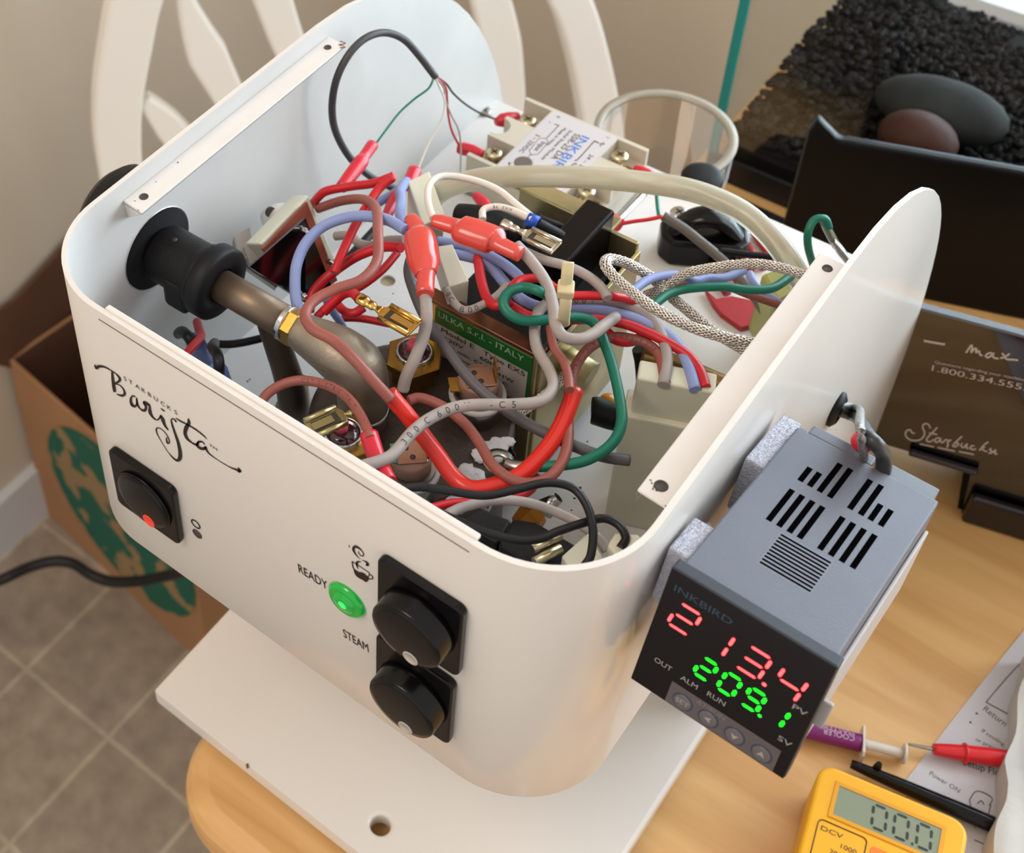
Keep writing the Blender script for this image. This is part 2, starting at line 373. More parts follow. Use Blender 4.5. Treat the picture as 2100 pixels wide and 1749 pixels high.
obj('flap', MB().prism([T((.0, bd, bt)), T((bw, bd, bt)), T((bw - .03, bd + .05, bt + .03)), T((.03, bd + .05, bt + .03))], (0, 0, .004)), kraft_in, bx)
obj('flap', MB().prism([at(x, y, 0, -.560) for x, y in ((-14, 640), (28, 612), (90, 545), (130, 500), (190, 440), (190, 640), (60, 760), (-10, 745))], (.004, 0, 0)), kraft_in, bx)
em = MB(); ec = (bw*.57, (bt + FZ)/2 + .01)
em.prism([T((ec[0] + .115*math.cos(a), -.0012, ec[1] + .115*math.sin(a))) for a in [k*math.pi/24 for k in range(48)]], bv*.001)
obj('round_emblem', em, emb, bx, label='green round emblem print')
cp = [(-330, 1330, FZ + .006), (-230, 1310, FZ + .006), (-140, 1255, -.96), (-60, 1212, -.87), (0, 1190, -.84), (60, 1163, -.84), (110, 1151, -.84), (150, 1156, -.84), (185, 1178, -.84), (225, 1192, -.84), (280, 1192, -.83), (330, 1183, -.81), (375, 1170, -.78), (430, 1120, -.70), (480, 1060, -.60)]
tag(obj('power_cord', MB().tube([Z(*p) for p in cp], .0052, 14), w_black), 'black power cord looping across the cardboard carton above the tile floor', 'cord')

# ---------------------------------------------------------------- glass tank with gravel and stones
glass = clear('tank_glass', (.985, .997, .992), .02, k=.10)
teal = mat('glass_edge', (22, 132, 128), .12, coat=.4)
gx0, gx1, gy0, gy1, gz1 = .0495, .60, .492, .715, .10
tk = thing('glass_tank', 'clear glass tank with teal edges holding black gravel, on the table by the window', 'tank', (.32, .6, TZ))
obj('front_panel', MB().box((gx0+.005, gy0, TZ), (gx1-.005, gy0+.005, gz1)), glass, tk)
obj('back_panel', MB().box((gx0+.005, gy1-.005, TZ), (gx1-.005, gy1, gz1)), glass, tk)
obj('side_panel', MB().box((gx0, gy0+.0025, TZ), (gx0+.005, gy1, gz1)), glass, tk)
obj('side_panel', MB().box((gx1-.005, gy0, TZ), (gx1, gy1, gz1)), glass, tk)
obj('bottom_panel', MB().box((gx0+.005, gy0+.005, TZ), (gx1-.005, gy1-.005, TZ+.004)), glass, tk)
obj('bottom_trim', MB().box((gx0+.001, gy0-.003, TZ), (gx1-.001, gy0-.0005, TZ+.018)), mat('trim_black', (12, 12, 13), .5), tk)
obj('glass_edge', MB().box((gx0-.0004, gy0-.001, TZ), (gx0+.0048, gy0+.002, gz1)), teal, tk, label='teal polished glass edge')
def b_gr(nt, b):
    g = nt.nodes.new('ShaderNodeNewGeometry'); r = nt.nodes.new('ShaderNodeValToRGB'); e = r.color_ramp.elements
    e[0].color = (*lin((8, 8, 9)), 1); e[1].color = (*lin((34, 31, 30)), 1)
    nt.links.new(g.outputs['Random Per Island'], r.inputs[0]); nt.links.new(r.outputs[0], b.inputs['Base Color']); b.inputs['Roughness'].default_value = .8; b.inputs['Specular IOR Level'].default_value = .12
gravm = nodemat('gravel', b_gr)
gr = MB(); rnd = random.Random(3)
def gtop(x, y): return TZ + .036 + .006*math.sin(x*22) + .005*math.cos(y*31)
ico = [V(p).normalized() for p in ((0,0,1),(.9,0,.4),(.28,.85,.4),(-.72,.53,.4),(-.72,-.53,.4),(.28,-.85,.4),(.72,.53,-.4),(-.28,.85,-.4),(-.9,0,-.4),(-.28,-.85,-.4),(.72,-.53,-.4),(0,0,-1))]
icf = [(0,1,2),(0,2,3),(0,3,4),(0,4,5),(0,5,1),(1,6,2),(2,7,3),(3,8,4),(4,9,5),(5,10,1),(2,6,7),(3,7,8),(4,8,9),(5,9,10),(1,10,6),(11,7,6),(11,8,7),(11,9,8),(11,10,9),(11,6,10)]
gr.box((gx0+.008, gy0+.008, TZ+.0045), (gx1-.008, gy1-.008, TZ+.027))
yy = gy0 + .008
while yy < gy1 - .008:
    xx = gx0 + .008
    while xx < gx1 - .2:
        s = rnd.uniform(.0022, .0042); c = V((xx + rnd.uniform(-.0015, .0015), yy + rnd.uniform(-.0015, .0015), gtop(xx, yy) - .003 + rnd.uniform(-.003, .003)))
        c.x = min(max(c.x, gx0+.0095), gx1-.01); c.y = min(max(c.y, gy0+.0095), gy1-.0095)
        gr.add([c + V((p.x*rnd.uniform(.7, 1.2), p.y*rnd.uniform(.7, 1.2), p.z*rnd.uniform(.6, 1.1)))*s for p in ico], icf)
        xx += .0047
    yy += .0047
tag(obj('gravel', gr, gravm), 'black and dark brown gravel covering the bottom of the glass tank', 'gravel', kind='stuff')
ps = [Z(1930, 225, gtop(.15, .58) + .012)]
st = MB().blob(ps[0], .030, (1.28, .8, .55), 24, 14, rot=.1)
tag(obj('grey_stone', st, mat('stone_grey', (44, 44, 42), .8, spec=.2, noise=.6, scale=30, bump=.4, bscale=120)), 'large flat grey stone lying on the gravel in the tank', 'stone')
c2 = Z(1882, 285, gtop(.13, .55) + .014)
tag(obj('brown_stone', MB().blob(c2, .0215, (1.05, .85, .75), 24, 14), mat('stone_brown', (66, 34, 22), .6, spec=.25, noise=.5, scale=25)), 'smooth reddish brown stone in front of the grey one in the tank', 'stone')

# ---------------------------------------------------------------- clear cup behind the machine
zc = -.150; cc = (Z(1221, 276, zc) + Z(1508, 276, zc))/2; cr = (Z(1221, 276, zc) - Z(1508, 276, zc)).length/2
cupm = clear('clear_plastic_cup', (.965, .96, .95), .08, k=.35)
tag(obj('clear_cup', MB().lathe((cc.x, cc.y, 0), (0, 0, 1), [(cr*.93, TZ), (cr, zc), (cr - .0035, zc), (cr*.93 - .0025, TZ + .003), (1e-7, TZ + .003)], 64).lathe((cc.x, cc.y, 0), (0, 0, 1), [(cr - .0036, zc - .0012), (cr + .0006, zc - .001), (cr + .0006, zc + .0008), (cr - .0036, zc + .001), (cr - .0036, zc - .0012)], 64), cupm), 'open clear plastic cup standing right behind the machine', 'cup')

obj('cup_rim', MB().lathe((cc.x, cc.y, 0), (0, 0, 1), [(cr - .0036, zc - .0006), (cr - .0018, zc - .0014), (cr + .0008, zc - .0004), (cr + .0008, zc + .0012), (cr - .0034, zc + .0014), (cr - .0036, zc - .0006)], 64), mat('cup_rim', (214, 208, 194), .15, trans=.6, ior=1.2), bpy.data.objects['clear_cup'])
# ---------------------------------------------------------------- black tray box and smoked water tank
smoke = clear('smoked_plastic', (.045, .028, .022), .1, .05, k=.12)
blk = mat('tray_black', (9, 9, 11), .35, spec=.25)
ba, bb = Z(1890, 612, TZ), Z(2100, 655, TZ); du = (bb - ba).normalized(); dn = V((-du.y, du.x, 0))
def onb(x, y): return onp(x, y, ba, dn)
tl, tr = onb(1690, 290), onb(2100, 345); topz = (tl.z + tr.z)/2
L0 = onb(1612, 440); s0 = (L0 - ba).dot(du)
T = frame(V((ba.x, ba.y, 0)), du, dn); s1 = .095; dp = .007
tb = MB(); pr = [(s0, TZ+.0), (s1, TZ+.0), (s1, topz), (s0 + .016, topz), (s0 + .003, topz + .012), (s0, topz + .002)]
tb.prism([T((a, -.001, z)) for a, z in pr], dn*dp)
tr_ = obj('black_tray', tb, blk, bevel=.002); obj('tray_foot', MB().prism([Z(x, y, TZ + .003) for x, y in ((1468, 398), (1494, 394), (1620, 452), (1700, 560), (1560, 560), (1440, 450))], (0, 0, -.003)), blk, tr_)
tag(tr_, 'glossy black plastic tray standing on edge in front of the gravel tank', 'tray')
ra, rb = Z(1972, 1052, TZ), Z(2100, 1092, TZ); ru = (rb - ra).normalized(); rn = V((-ru.y, ru.x, 0))
def onr(x, y): return onp(x, y, ra, rn)
rt = onr(1890, 633); rtz = rt.z; T = frame(V((ra.x, ra.y, 0)), ru, rn); rs0 = (onr(1868, 900) - ra).dot(ru); rs1 = .14; rs0b = (onr(1740, 900) - ra).dot(ru)
wt = thing('water_tank', 'smoked brown water tank with white lettering, right of the machine', 'water tank', V((ra.x, ra.y, TZ)) + ru*.04 + rn*.02)
cz = onr(1960, 955).z
D = .052
w = MB(); fp = [(0, TZ), (rs1, TZ), (rs1, rtz), (rs0b, rtz), (rs0b, cz), (-.004, cz)]
w.prism([T((a, 0, z)) for a, z in fp], rn*.0022); obj('front_wall', w, smoke, wt)
w = MB().box((rs0b, .0022, cz), (rs0b+.0022, D, rtz), T).box((rs1-.0022, .0022, TZ), (rs1, D, rtz), T).box((rs0b, .0022, cz), (0, D, cz+.0022), T).box((0, .0022, TZ+.0005), (rs1-.0022, D, TZ+.0022), T).box((-.0022, .0022, TZ), (0, D, cz), T)
obj('side_wall', w, smoke, wt)
obj('foot_strip', MB().box((.0, -.006, TZ), (rs1, -.0002, TZ + .020), T), mat('smoke_dark', (24, 17, 15), .2, coat=.2), wt, bevel=.002)
obj('front_ledge', MB().box((rs0+.001, -.004, cz+.001), ((onr(2012, 950) - ra).dot(ru), -.0003, cz + .004), T), mat('smoke_mid', (44, 36, 38), .25), wt, bevel=.001)
obj('rim', MB().box((rs0b-.0006, -.0008, rtz-.0005), (rs1, .0028, rtz+.0012), T), mat('smoke_rim', (84, 90, 98), .2, coat=.3), wt)
pr_m = mat('pale_print', (176, 162, 150), .6); k = 6.246
cv = lambda x, y: onr(1840 + x/k, 680 + y/k)
q = MB()
stroke(q, [(340, 110), (470, 135), (612, 158)], 30, cv, -rn)
for s in ([(880, 268), (920, 210), (950, 168), (962, 195), (948, 262), (985, 218), (1015, 212), (1012, 262), (1050, 242), (1062, 288), (1095, 302)], [(1215, 268), (1165, 274), (1133, 308), (1165, 326), (1215, 292), (1238, 268), (1226, 316), (1265, 336), (1300, 338)],
          [(1320, 335), (1380, 318), (1440, 275)], [(1340, 270), (1370, 300), (1385, 335), (1430, 352), (1480, 352), (1550, 362)]): stroke(q, s, 24, cv, -rn)
for s in ([(225, 1300), (188, 1285), (165, 1250), (122, 1265), (106, 1312), (140, 1365), (215, 1390), (290, 1380), (340, 1335), (350, 1280), (328, 1225), (336, 1186), (375, 1172), (410, 1195), (425, 1235)],
          [(515, 1220), (455, 1285), (400, 1340), (376, 1380), (395, 1402), (432, 1400), (468, 1374)], [(408, 1292), (515, 1312)], [(548, 1352), (496, 1364), (484, 1400), (515, 1410), (550, 1376), (562, 1358), (555, 1402), (588, 1416)],
          [(588, 1416), (612, 1384), (640, 1380), (665, 1396), (690, 1376)], [(640, 1400), (652, 1440), (636, 1482)], [(832, 1334), (775, 1385), (722, 1438), (716, 1462), (750, 1466), (786, 1440), (768, 1416), (738, 1436)],
          [(832, 1420), (820, 1462), (850, 1476), (886, 1442), (898, 1432), (886, 1480), (918, 1490)], [(988, 1456), (950, 1460), (938, 1490), (975, 1506), (1012, 1490)], [(1168, 1404), (1110, 1450), (1050, 1518)], [(1125, 1474), (1084, 1488), (1110, 1515), (1152, 1530)],
          [(1208, 1488), (1184, 1508), (1216, 1530), (1194, 1552), (1168, 1546)], [(1225, 1545), (1262, 1508), (1252, 1555), (1285, 1562)]): stroke(q, s, 19, cv, -rn)
for a, b in (((290, 1432), (470, 1472)), ((520, 1478), (740, 1525)), ((790, 1530), (985, 1568))): stroke(q, [a, b], 18, cv, -rn)
T2 = frame(cv(440, 492) - rn*.0003, cv(1620, 745) - cv(440, 492), V((0, 0, 1)))
text(q, '1.800.334.5555', T2, (cv(1700, 748) - cv(440, 492)).length, (cv(450, 420) - cv(455, 495)).length)
T2 = frame(cv(480, 398) - rn*.0003, cv(1620, 625) - cv(480, 398), V((0, 0, 1)))
text(q, 'Questions regarding your machine', T2, (cv(1640, 615) - cv(480, 398)).length, (cv(480, 370) - cv(480, 405)).length)
obj('lettering', q, pr_m, wt, label='white handwritten style lettering')
# ================================================================= MACHINE
HW, HR, HB, BZ = .220, .0359, -.134, -.273       # width, corner radius, underside of the head, top of the base
em_ = thing('espresso_machine', 'white steel espresso machine shell, open on top, with black rotary switches', 'coffee machine', (.11, .15, BZ - .014))
def topz_(y):
    if y <= .165: return 0.
    u = min((y - .165)/.158, 1.); return max(-.205*(1 - math.sqrt(max(0, 1 - u*u))), BZ)
path = []                                         # (x, y, nx, ny) outer plan line with inward normal
ysl = [.165 + .158*math.sin(math.radians(a)) for a in (90, 89.6, 88.6, 87, 85, 82, 79, 76, 73, 70, 66, 62, 58, 54, 50, 45, 40, 34, 28, 21, 14, 7, 0)] + [.1505, .1500, .10, .06, HR]
for y in ysl: path.append((0, y, 1, 0))
for k in range(1, 16):
    a = math.pi/2*k/16; path.append((HR - HR*math.cos(a), HR - HR*math.sin(a), math.cos(a), math.sin(a)))
for k in range(0, 9): path.append((HR + (HW - 2*HR)*k/8, 0, 0, 1))
for k in range(1, 16):
    a = math.pi/2*k/16; path.append((HW - HR + HR*math.sin(a), HR - HR*math.cos(a), -math.sin(a), math.cos(a)))
for y in ysl[::-1]: path.append((HW, y, -1, 0))
th = .0019; mb = MB(); vs = []
for x, y, nx, ny in path:
    zt = topz_(y); zb = BZ if y > .15005 else HB
    if zt < zb + .002: zt = zb + .002
    vs += [V((x, y, zt)), V((x, y, zb)), V((x + nx*th, y + ny*th, zt)), V((x + nx*th, y + ny*th, zb))]
n = len(path); fs, fi, fe = [], [], []
for i in range(n - 1):
    a, b = 4*i, 4*i + 4
    fs += [(a, a+1, b+1, b)]; fi += [(a+2, b+2, b+3, a+3)]; fe += [(a, b, b+2, a+2), (a+1, a+3, b+3, b+1)]
fe += [(0, 2, 3, 1), (4*n-4, 4*n-3, 4*n-1, 4*n-2)]
mb.add(vs, fs, 0, True); mb.add(vs, fi, 1, True); mb.add(vs, fe, 2, False)
# weld the three copies
mb2 = MB(); mb2.v = [V(v) for v in vs]
for k, fl_ in enumerate((fs, fi, fe)):
    for f in fl_: mb2.f.append(list(f)); mb2.m.append(k); mb2.s.append(k < 2)
shell = obj('housing_shell', mb2, [paint, paint_in, white_metal], em_, bevel=.0005)
obj('front_lip', MB().box((HR+.0035, .0019, -.0012), (HW-HR-.001, .0042, .0004)), white_metal, em_, bevel=.0005)
obj('rim_seam', MB().box((HR+.002, -.00012, -.0046), (HW-HR-.002, .0002, -.0041)), mat('seam_dark', (120, 108, 100), .6), em_)
# floor of the compartment, underside, rear column, base
def plan(ins, yb, z):
    r = HR - ins; c = [(ins + r - r*math.cos(math.pi/2*k/14), ins + r - r*math.sin(math.pi/2*k/14)) for k in range(15)]
    return [(ins, yb, z)] + [(x, y, z) for x, y in c] + [(HW - x, y, z) for x, y in c[::-1]] + [(HW - ins, yb, z)]
fp_ = obj('compartment_floor', MB().prism(plan(th, .308, -.1345), (0, 0, .002)), floor_paint, em_)
cut(fp_, MB().cyl(Z(795, 577, -.133) + V((0, 0, -.01)), Z(795, 577, -.133) + V((0, 0, .01)), .0035, 24))
obj('hole_plug', MB().cyl(Z(795, 577, -.1342) + V((0, 0, -.001)), Z(795, 577, -.1342), .0038, 20), mat('under_tan', (176, 160, 130), .6), em_)
obj('rear_column', MB().box((th, .17, BZ), (HW-th, .300, -.1346)), paint, em_)
bp = []
for a, b in ((.0212, .0053), (.2246, .0053), (.2246, .300), (.0212, .300)): bp.append((a, b, BZ))
base = obj('base_plate', MB().prism([(p[0], p[1], BZ - .010) for p in bp], (0, 0, .0098)), paint, em_)
hc = Z(780, 1690, BZ)
cut(base, MB().cyl(hc + V((0, 0, -.02)), hc + V((0, 0, .01)), pxr(21, hc), 32))
bv_ = base.modifiers.new('bevel', 'BEVEL'); bv_.width = .0018; bv_.segments = 3; bv_.limit_method = 'ANGLE'; bv_.angle_limit = math.radians(50)
for x, y in ((.085, .05), (.2, .05), (.07, .28), (.2, .28)): obj('foot', MB().cyl((x, y, TZ), (x, y, BZ - .010), .009, 20), black_rub, em_)
obj('paint_chip', MB().prism([Z(504, 1568, BZ - .0002), Z(509, 1565, BZ - .0002), Z(511, 1574, BZ - .0002), Z(506, 1577, BZ - .0002)], (0, 0, .0004)), mat('chip', (96, 84, 50), .7), em_)
# lid flanges with screw holes
FLZ = -.008
def flange(c, wallx, sgn):
    """c: near-outer, near-inner, far-inner, far-outer photo points"""
    p = [Z(x, y, FLZ) for x, y in c]
    for q in (p[0], p[3]): q.x = wallx
    m = MB(); lo = V((0, 0, -.0011))
    m.prism(p, lo)
    if sgn > 0: m.add([p[0] + lo, p[1] + lo, p[0] + V((0, .001, -.0095)), p[3] + lo, p[2] + lo, p[3] + V((0, -.001, -.0095))], [(0, 1, 2), (3, 5, 4), (1, 4, 5, 2), (0, 2, 5, 3)])
    else: m.add([p[1] + lo, p[2] + lo, p[2] + V((.0006, 0, -.005)), p[1] + V((.0006, 0, -.005)), p[1] + lo + V((.001, 0, 0)), p[2] + lo + V((.001, 0, 0))], [(0, 1, 2, 3), (5, 4, 3, 2)])
    return m
lf = obj('lid_flange', flange([(250, 410), (290, 436), (708, 92), (672, 74)], th, 1), white_metal, em_, bevel=.0003)
rf = obj('lid_flange', flange([(1372, 1046), (1306, 1004), (1682, 516), (1748, 548)], HW - th, -1), white_metal, em_, bevel=.0006)
hole_dark = mat('hole_dark', (66, 58, 54), .7); rust = mat('rust', (122, 78, 44), .9, noise=.5, scale=400); ring_ = mat('hole_ring', (190, 180, 170), .5)
for (x, y), r, q in (((295, 403), 8, lf), ((672, 97), 6.5, lf), ((1356, 996), 12, rf), ((1697, 550), 8.5, rf)):
    c = Z(x, y, FLZ + .0001); rr = pxr(r, c)
    obj('screw_hole', MB().lathe(c - V((0, 0, .0004)), (0, 0, 1), [(rr*1.25, .0003), (rr*1.15, .0006), (rr*.95, .0006), (rr*.9, .0004), (1e-6, .0004)], 24), [hole_dark], q)
def chips(pts, m, q, r=2.5):
    c_ = MB()
    for x, y in pts:
        c = Z(x, y, FLZ + .00005); a = random.uniform(0, 3)
        c_.add([c + V((math.cos(a + k*1.05)*pxr(r, c)*random.uniform(.5, 1.5), math.sin(a + k*1.05)*pxr(r, c)*random.uniform(.4, 1), .0001)) for k in range(6)], [(0, 1, 2, 3, 4, 5)])
    return obj('chipped_paint', c_, m, q)
chips([(700, 86), (703, 92), (705, 97), (698, 92), (706, 89), (701, 98)], rust, lf, 4)
chips([(1335, 985), (1337, 991), (1341, 999), (1346, 1006), (1339, 1003), (1366, 1038), (1372, 1042)], hole_dark, rf, 2.6)
chips([(277, 412), (283, 431), (320, 373), (365, 333)], hole_dark, lf, 2)
sm = MB(); a, b = V((HW - th - .0009, .052, FLZ + .00015)), V((HW - th - .0009, .176, FLZ + .00015))
sm.box((HW - th - .0011, .050, FLZ), (HW - th, .177, FLZ + .0002)); obj('rust_line', sm, mat('rust_pale', (178, 152, 118), .8, noise=.5, scale=200), rf)

# ---- printing on the front
def FR(x, y): return at(x, y, 1, 0.)
nF = V((0, -1, 0))
k = 2100/330.; F = lambda x, y: FR(180 + x/k, 730 + y/k)
lg = MB()
S = [([(92, 108), (120, 150), (150, 130), (230, 140), (310, 185), (370, 225), (415, 275), (420, 315), (375, 345), (350, 355)], [12, 40, 36, 20, 12, 12, 26, 34, 24, 14]),
     ([(322, 195), (330, 290), (345, 400), (358, 465)], [22, 34, 42, 34]),
     ([(350, 358), (420, 375), (470, 430), (485, 490), (450, 512), (380, 492)], [10, 12, 16, 34, 30, 8]),
     ([(625, 530), (590, 515), (565, 560), (580, 630), (625, 650), (650, 600), (640, 540)], [12, 18, 28, 36, 30, 12, 12]),
     ([(640, 540), (650, 620), (690, 685), (745, 705), (765, 660), (735, 600), (760, 605), (810, 640)], [12, 26, 14, 38, 30, 26, 34, 30]),
     ([(815, 640), (815, 720), (850, 790), (905, 830), (945, 800), (955, 765)], [16, 42, 22, 12, 26, 14]),
     ([(955, 765), (985, 830), (1010, 900), (1055, 962)], [14, 44, 26, 12]), ([(958, 678), (1005, 715)], [10, 18]),
     ([(1160, 858), (1130, 818), (1095, 822), (1105, 890), (1145, 1010), (1185, 1130), (1210, 1260), (1200, 1340), (1150, 1350), (1060, 1260), (970, 1120), (910, 1010), (900, 945), (940, 935), (1000, 980), (1050, 1050), (1070, 1120), (1045, 1130), (1030, 1080), (1040, 1055)], [18, 14, 14, 20, 26, 34, 46, 52, 22, 7, 7, 12, 18, 10, 9, 10, 14, 22, 16, 12]),
     ([(1155, 805), (1215, 845), (1290, 882), (1400, 945), (1500, 1020), (1560, 1080)], [10, 18, 16, 18, 16, 6]),
     ([(1315, 810), (1322, 870), (1290, 930), (1275, 1000), (1300, 1070), (1370, 1130), (1430, 1150), (1450, 1115), (1500, 1115), (1530, 1150)], [12, 44, 54, 44, 30, 16, 36, 30, 16, 10]),
     ([(1450, 1115), (1430, 1160), (1480, 1200), (1530, 1200), (1535, 1170)], [16, 26, 34, 40, 14]),
     ([(1540, 1180), (1580, 1260), (1700, 1350), (1850, 1440), (1950, 1480), (1990, 1500), (1965, 1450)], [30, 16, 8, 10, 26, 42, 10])]
for p, w in S: stroke(lg, p, w, F, nF)
obj('script_logo', lg, ink, em_, label='black handwritten style lettering')
lt = MB()
for chh, x, y, a in zip('STARBUCKS', (480, 545, 630, 712, 795, 872, 962, 1045, 1140), (305, 345, 400, 455, 510, 562, 625, 680, 742), range(9)):
    T = frame(F(x, y), V((1, 0, .0)), V((0, 0, 1)), V((0, -1, 0))); text(lt, chh, T, None, .0021, lift=.0003)
T = frame(F(1590, 1165), V((1, 0, 0)), V((0, 0, 1)), V((0, -1, 0))); text(lt, 'TM', T, .0035, .0013, lift=.0003)
obj('small_lettering', lt, ink, em_)
cu_ = MB(); k2 = 17.49; F2 = lambda x, y: FR(690 + x/k2, 1100 + y/k2)
for p, w in (([(870, 800), (760, 700), (660, 560), (620, 430), (680, 345), (800, 390), (920, 500), (985, 620), (960, 680), (880, 665), (810, 580), (805, 510)], [8, 26, 50, 95, 90, 60, 30, 30, 40, 22, 26, 28]),
             ([(910, 828), (1020, 865), (1110, 930), (1130, 1010), (1050, 985)], [8, 30, 70, 90, 10]),
             ([(900, 905), (800, 885), (745, 930), (745, 1020), (790, 1150)], [10, 50, 90, 60, 10]),
             ([(560, 870), (700, 960), (900, 1090), (1190, 1285)], 24), ([(575, 890), (590, 1010), (615, 1130)], 34), ([(1190, 1285), (1180, 1380), (1150, 1440)], 30),
             ([(1190, 1360), (1260, 1375), (1315, 1450), (1290, 1505), (1170, 1500)], [26, 26, 34, 34, 26]), ([(470, 290), (465, 375)], 26)): stroke(cu_, p, w, F2, nF)
cu_.add([F2(x, y) + nF*.00025 for x, y in ((610, 1110), (700, 1190), (820, 1262), (920, 1270), (1010, 1310), (1090, 1390), (1160, 1420), (1170, 1520), (1130, 1590), (1065, 1620), (960, 1545), (830, 1480), (720, 1400), (660, 1300))], [list(range(14))[::-1]])
obj('steaming_cup_mark', cu_, ink, em_)
def word(s, a, b, h, nm):
    pa, pb = FR(*a), FR(*b); T = frame(pa, pb - pa, V((0, 0, 1)), V((0, -1, 0)))
    obj(nm, text(MB(), s, T, (pb - pa).length, h, lift=.00025), ink, em_)
word('READY', (614, 1172), (673, 1209), .0046, 'ready_lettering'); word('STEAM', (706, 1305), (757, 1337), .0046, 'steam_lettering')
dm = MB(); c = FR(402, 1074); c3 = FR(405, 1094)
dm.lathe(c, nF, [(.0022, .0001), (.0022, .0003), (.0017, .0003), (.0017, .0001), (.0022, .0001)], 28); obj('ring_mark', dm, ink, em_)
obj('dot_mark', MB().lathe(c3, nF, [(.0022, .0001), (.0022, .0003), (1e-6, .0003)], 28), mat('dot_grey', (70, 60, 56), .5), em_)
# ready lamp
c = FR(713, 1228); gl_ = mat('green_lens', (6, 150, 50), .12, coat=.5, emit=.28)
rl = obj('ready_lamp', MB().lathe(c, nF, [(.0072, 0), (.0074, .0006), (.0066, .0016), (.0058, .0022), (.0050, .0018), (.0042, .0018), (.0040, .0026), (.0022, .0030), (1e-6, .0030)], 36), gl_, em_, label='round green lit lens')
obj('lamp_glow', MB().lathe(c + nF*.0030, nF, [(.0016, 0), (1e-6, .0004)], 20), mat('green_hot', (40, 240, 90), .2, emit=1.1), rl)
# rotary switches
def switch(TL, BR, kc, kr, depth, lens, lr, ang, red=False):
    a, b = FR(*TL), FR(*BR); x0, x1, z1, z0 = a.x, b.x, a.z, b.z
    m = MB(); r = .0028; pts = [(x, 0, z) for x, z, _ in rounded(x0, z0, x1, z1, r, 5)]
    m.prism(pts, (0, -.0030, 0))
    pl = obj('switch_plate', m, black_pl, em_, bevel=.0008, seg=3)
    cx, cz = (x0+x1)/2 + .0005, (z0+z1)/2 - .0005
    kb = kr
    m = MB().lathe((cx, -.0030, cz), nF, [(kb*1.02, 0), (kb*.98, .0015), (kb*.98, depth), (kb*.95, depth + .0007), (kb*.80, depth + .0010), (1e-6, depth + .0010)], 56)
    m.prism([(cx + kb*.965*math.cos(t_), -.0030 - depth*.25, cz + kb*.965*math.sin(t_)) for t_ in [k*math.pi/28 for k in range(56)]], (0, -.0001, 0))
    kn = obj('rotary_knob', m, black_pl, pl)
    lc = V((cx + math.cos(ang)*kb*.72, -.0030 - depth - .0010, cz + math.sin(ang)*kb*.72))
    obj('indicator_ring', MB().lathe(lc, nF, [(lr*1.35, -.0004), (lr*1.35, .0002), (lr, .0003), (lr, -.0001)], 28), mat('ring_red' if red else 'ring_silver', (60, 24, 22) if red else (120, 112, 106), .3, .3), kn) if False else None
    m = MB().lathe(lc, nF, [(lr*1.3, -.0004), (lr*1.3, .0002), (lr*1.05, .0003), (lr, .0001), (1e-6, .0002)], 28)
    obj('indicator_window', m, mat('red_window', (216, 58, 40), .35, emit=.25) if red else mat('clear_window', (176, 168, 158), .35), pl, label='red lit window' if red else 'pale round window')
switch((231, 908), (380, 1110), None, .0128, .0010, None, .0022, math.radians(-73), True)
switch((785, 1128), (950, 1378), None, .0128, .0066, None, .0021, math.radians(-75))
switch((781, 1286), (930, 1517), None, .0128, .0066, None, .0021, math.radians(-75))
# knob of the steam valve outside the left wall, grommet on the right wall
vc = at(315, 505, 0, 0.)
obj('grommet', MB().lathe(at(1712, 838, 0, HW), (1, 0, 0), [(.0075, 0), (.0075, .0012), (.0055, .0026), (.0040, .0026), (.0036, .0006), (1e-6, .0006)], 32), black_rub, em_)

sk = MB(); rs_ = random.Random(9)
for x, y in ((512, 778), (508, 782), (505, 812), (630, 597), (1148, 985), (1178, 1022), (1190, 1000), (1172, 1046), (1163, 912), (806, 602), (1205, 905), (1120, 640), (1420, 500), (1410, 515)):
    c = Z(x, y, -.1324); n_ = 6; r0 = rs_.uniform(.0003, .0007)
    sk.add([c + V((math.cos(k*1.047)*r0*rs_.uniform(.6, 1.4), math.sin(k*1.047)*r0*rs_.uniform(.6, 1.4), 0)) for k in range(n_)], [list(range(n_))])
sko = obj('soot_specks', sk, mat('soot', (30, 26, 24), .9), em_); sko['kind'] = 'stuff'
# ================================================================= INSIDE THE MACHINE
FLR = -.1325
def pq(pts, z): return [Z(x, y, z) for x, y in pts]
def cross_screw(name, c, r, ax, parent=None, m=chrome, h=.0014, rot=.4):
    ax = V(ax).normalized(); c = V(c)
    hd = MB().lathe(c, ax, [(r*.98, 0), (r, h*.4), (r*.85, h*.9), (r*.5, h), (1e-6, h)], 24)
    o = obj(name, hd, m, parent) if parent is not None else obj(name, hd, m)
    u = ax.orthogonal().normalized(); v = ax.cross(u); u2 = u*math.cos(rot) + v*math.sin(rot); v2 = ax.cross(u2)
    x = MB()
    for a, b in ((u2, v2), (v2, u2)):
        T = frame(c + ax*(h + .00005), a, b); x.prism([T((-r*.5, -r*.11, 0)), T((r*.5, -r*.11, 0)), T((r*.5, r*.11, 0)), T((-r*.5, r*.11, 0))], ax*.00008)
    obj('cross_recess', x, mat('recess_dark', (52, 46, 40), .6), o)
    return o
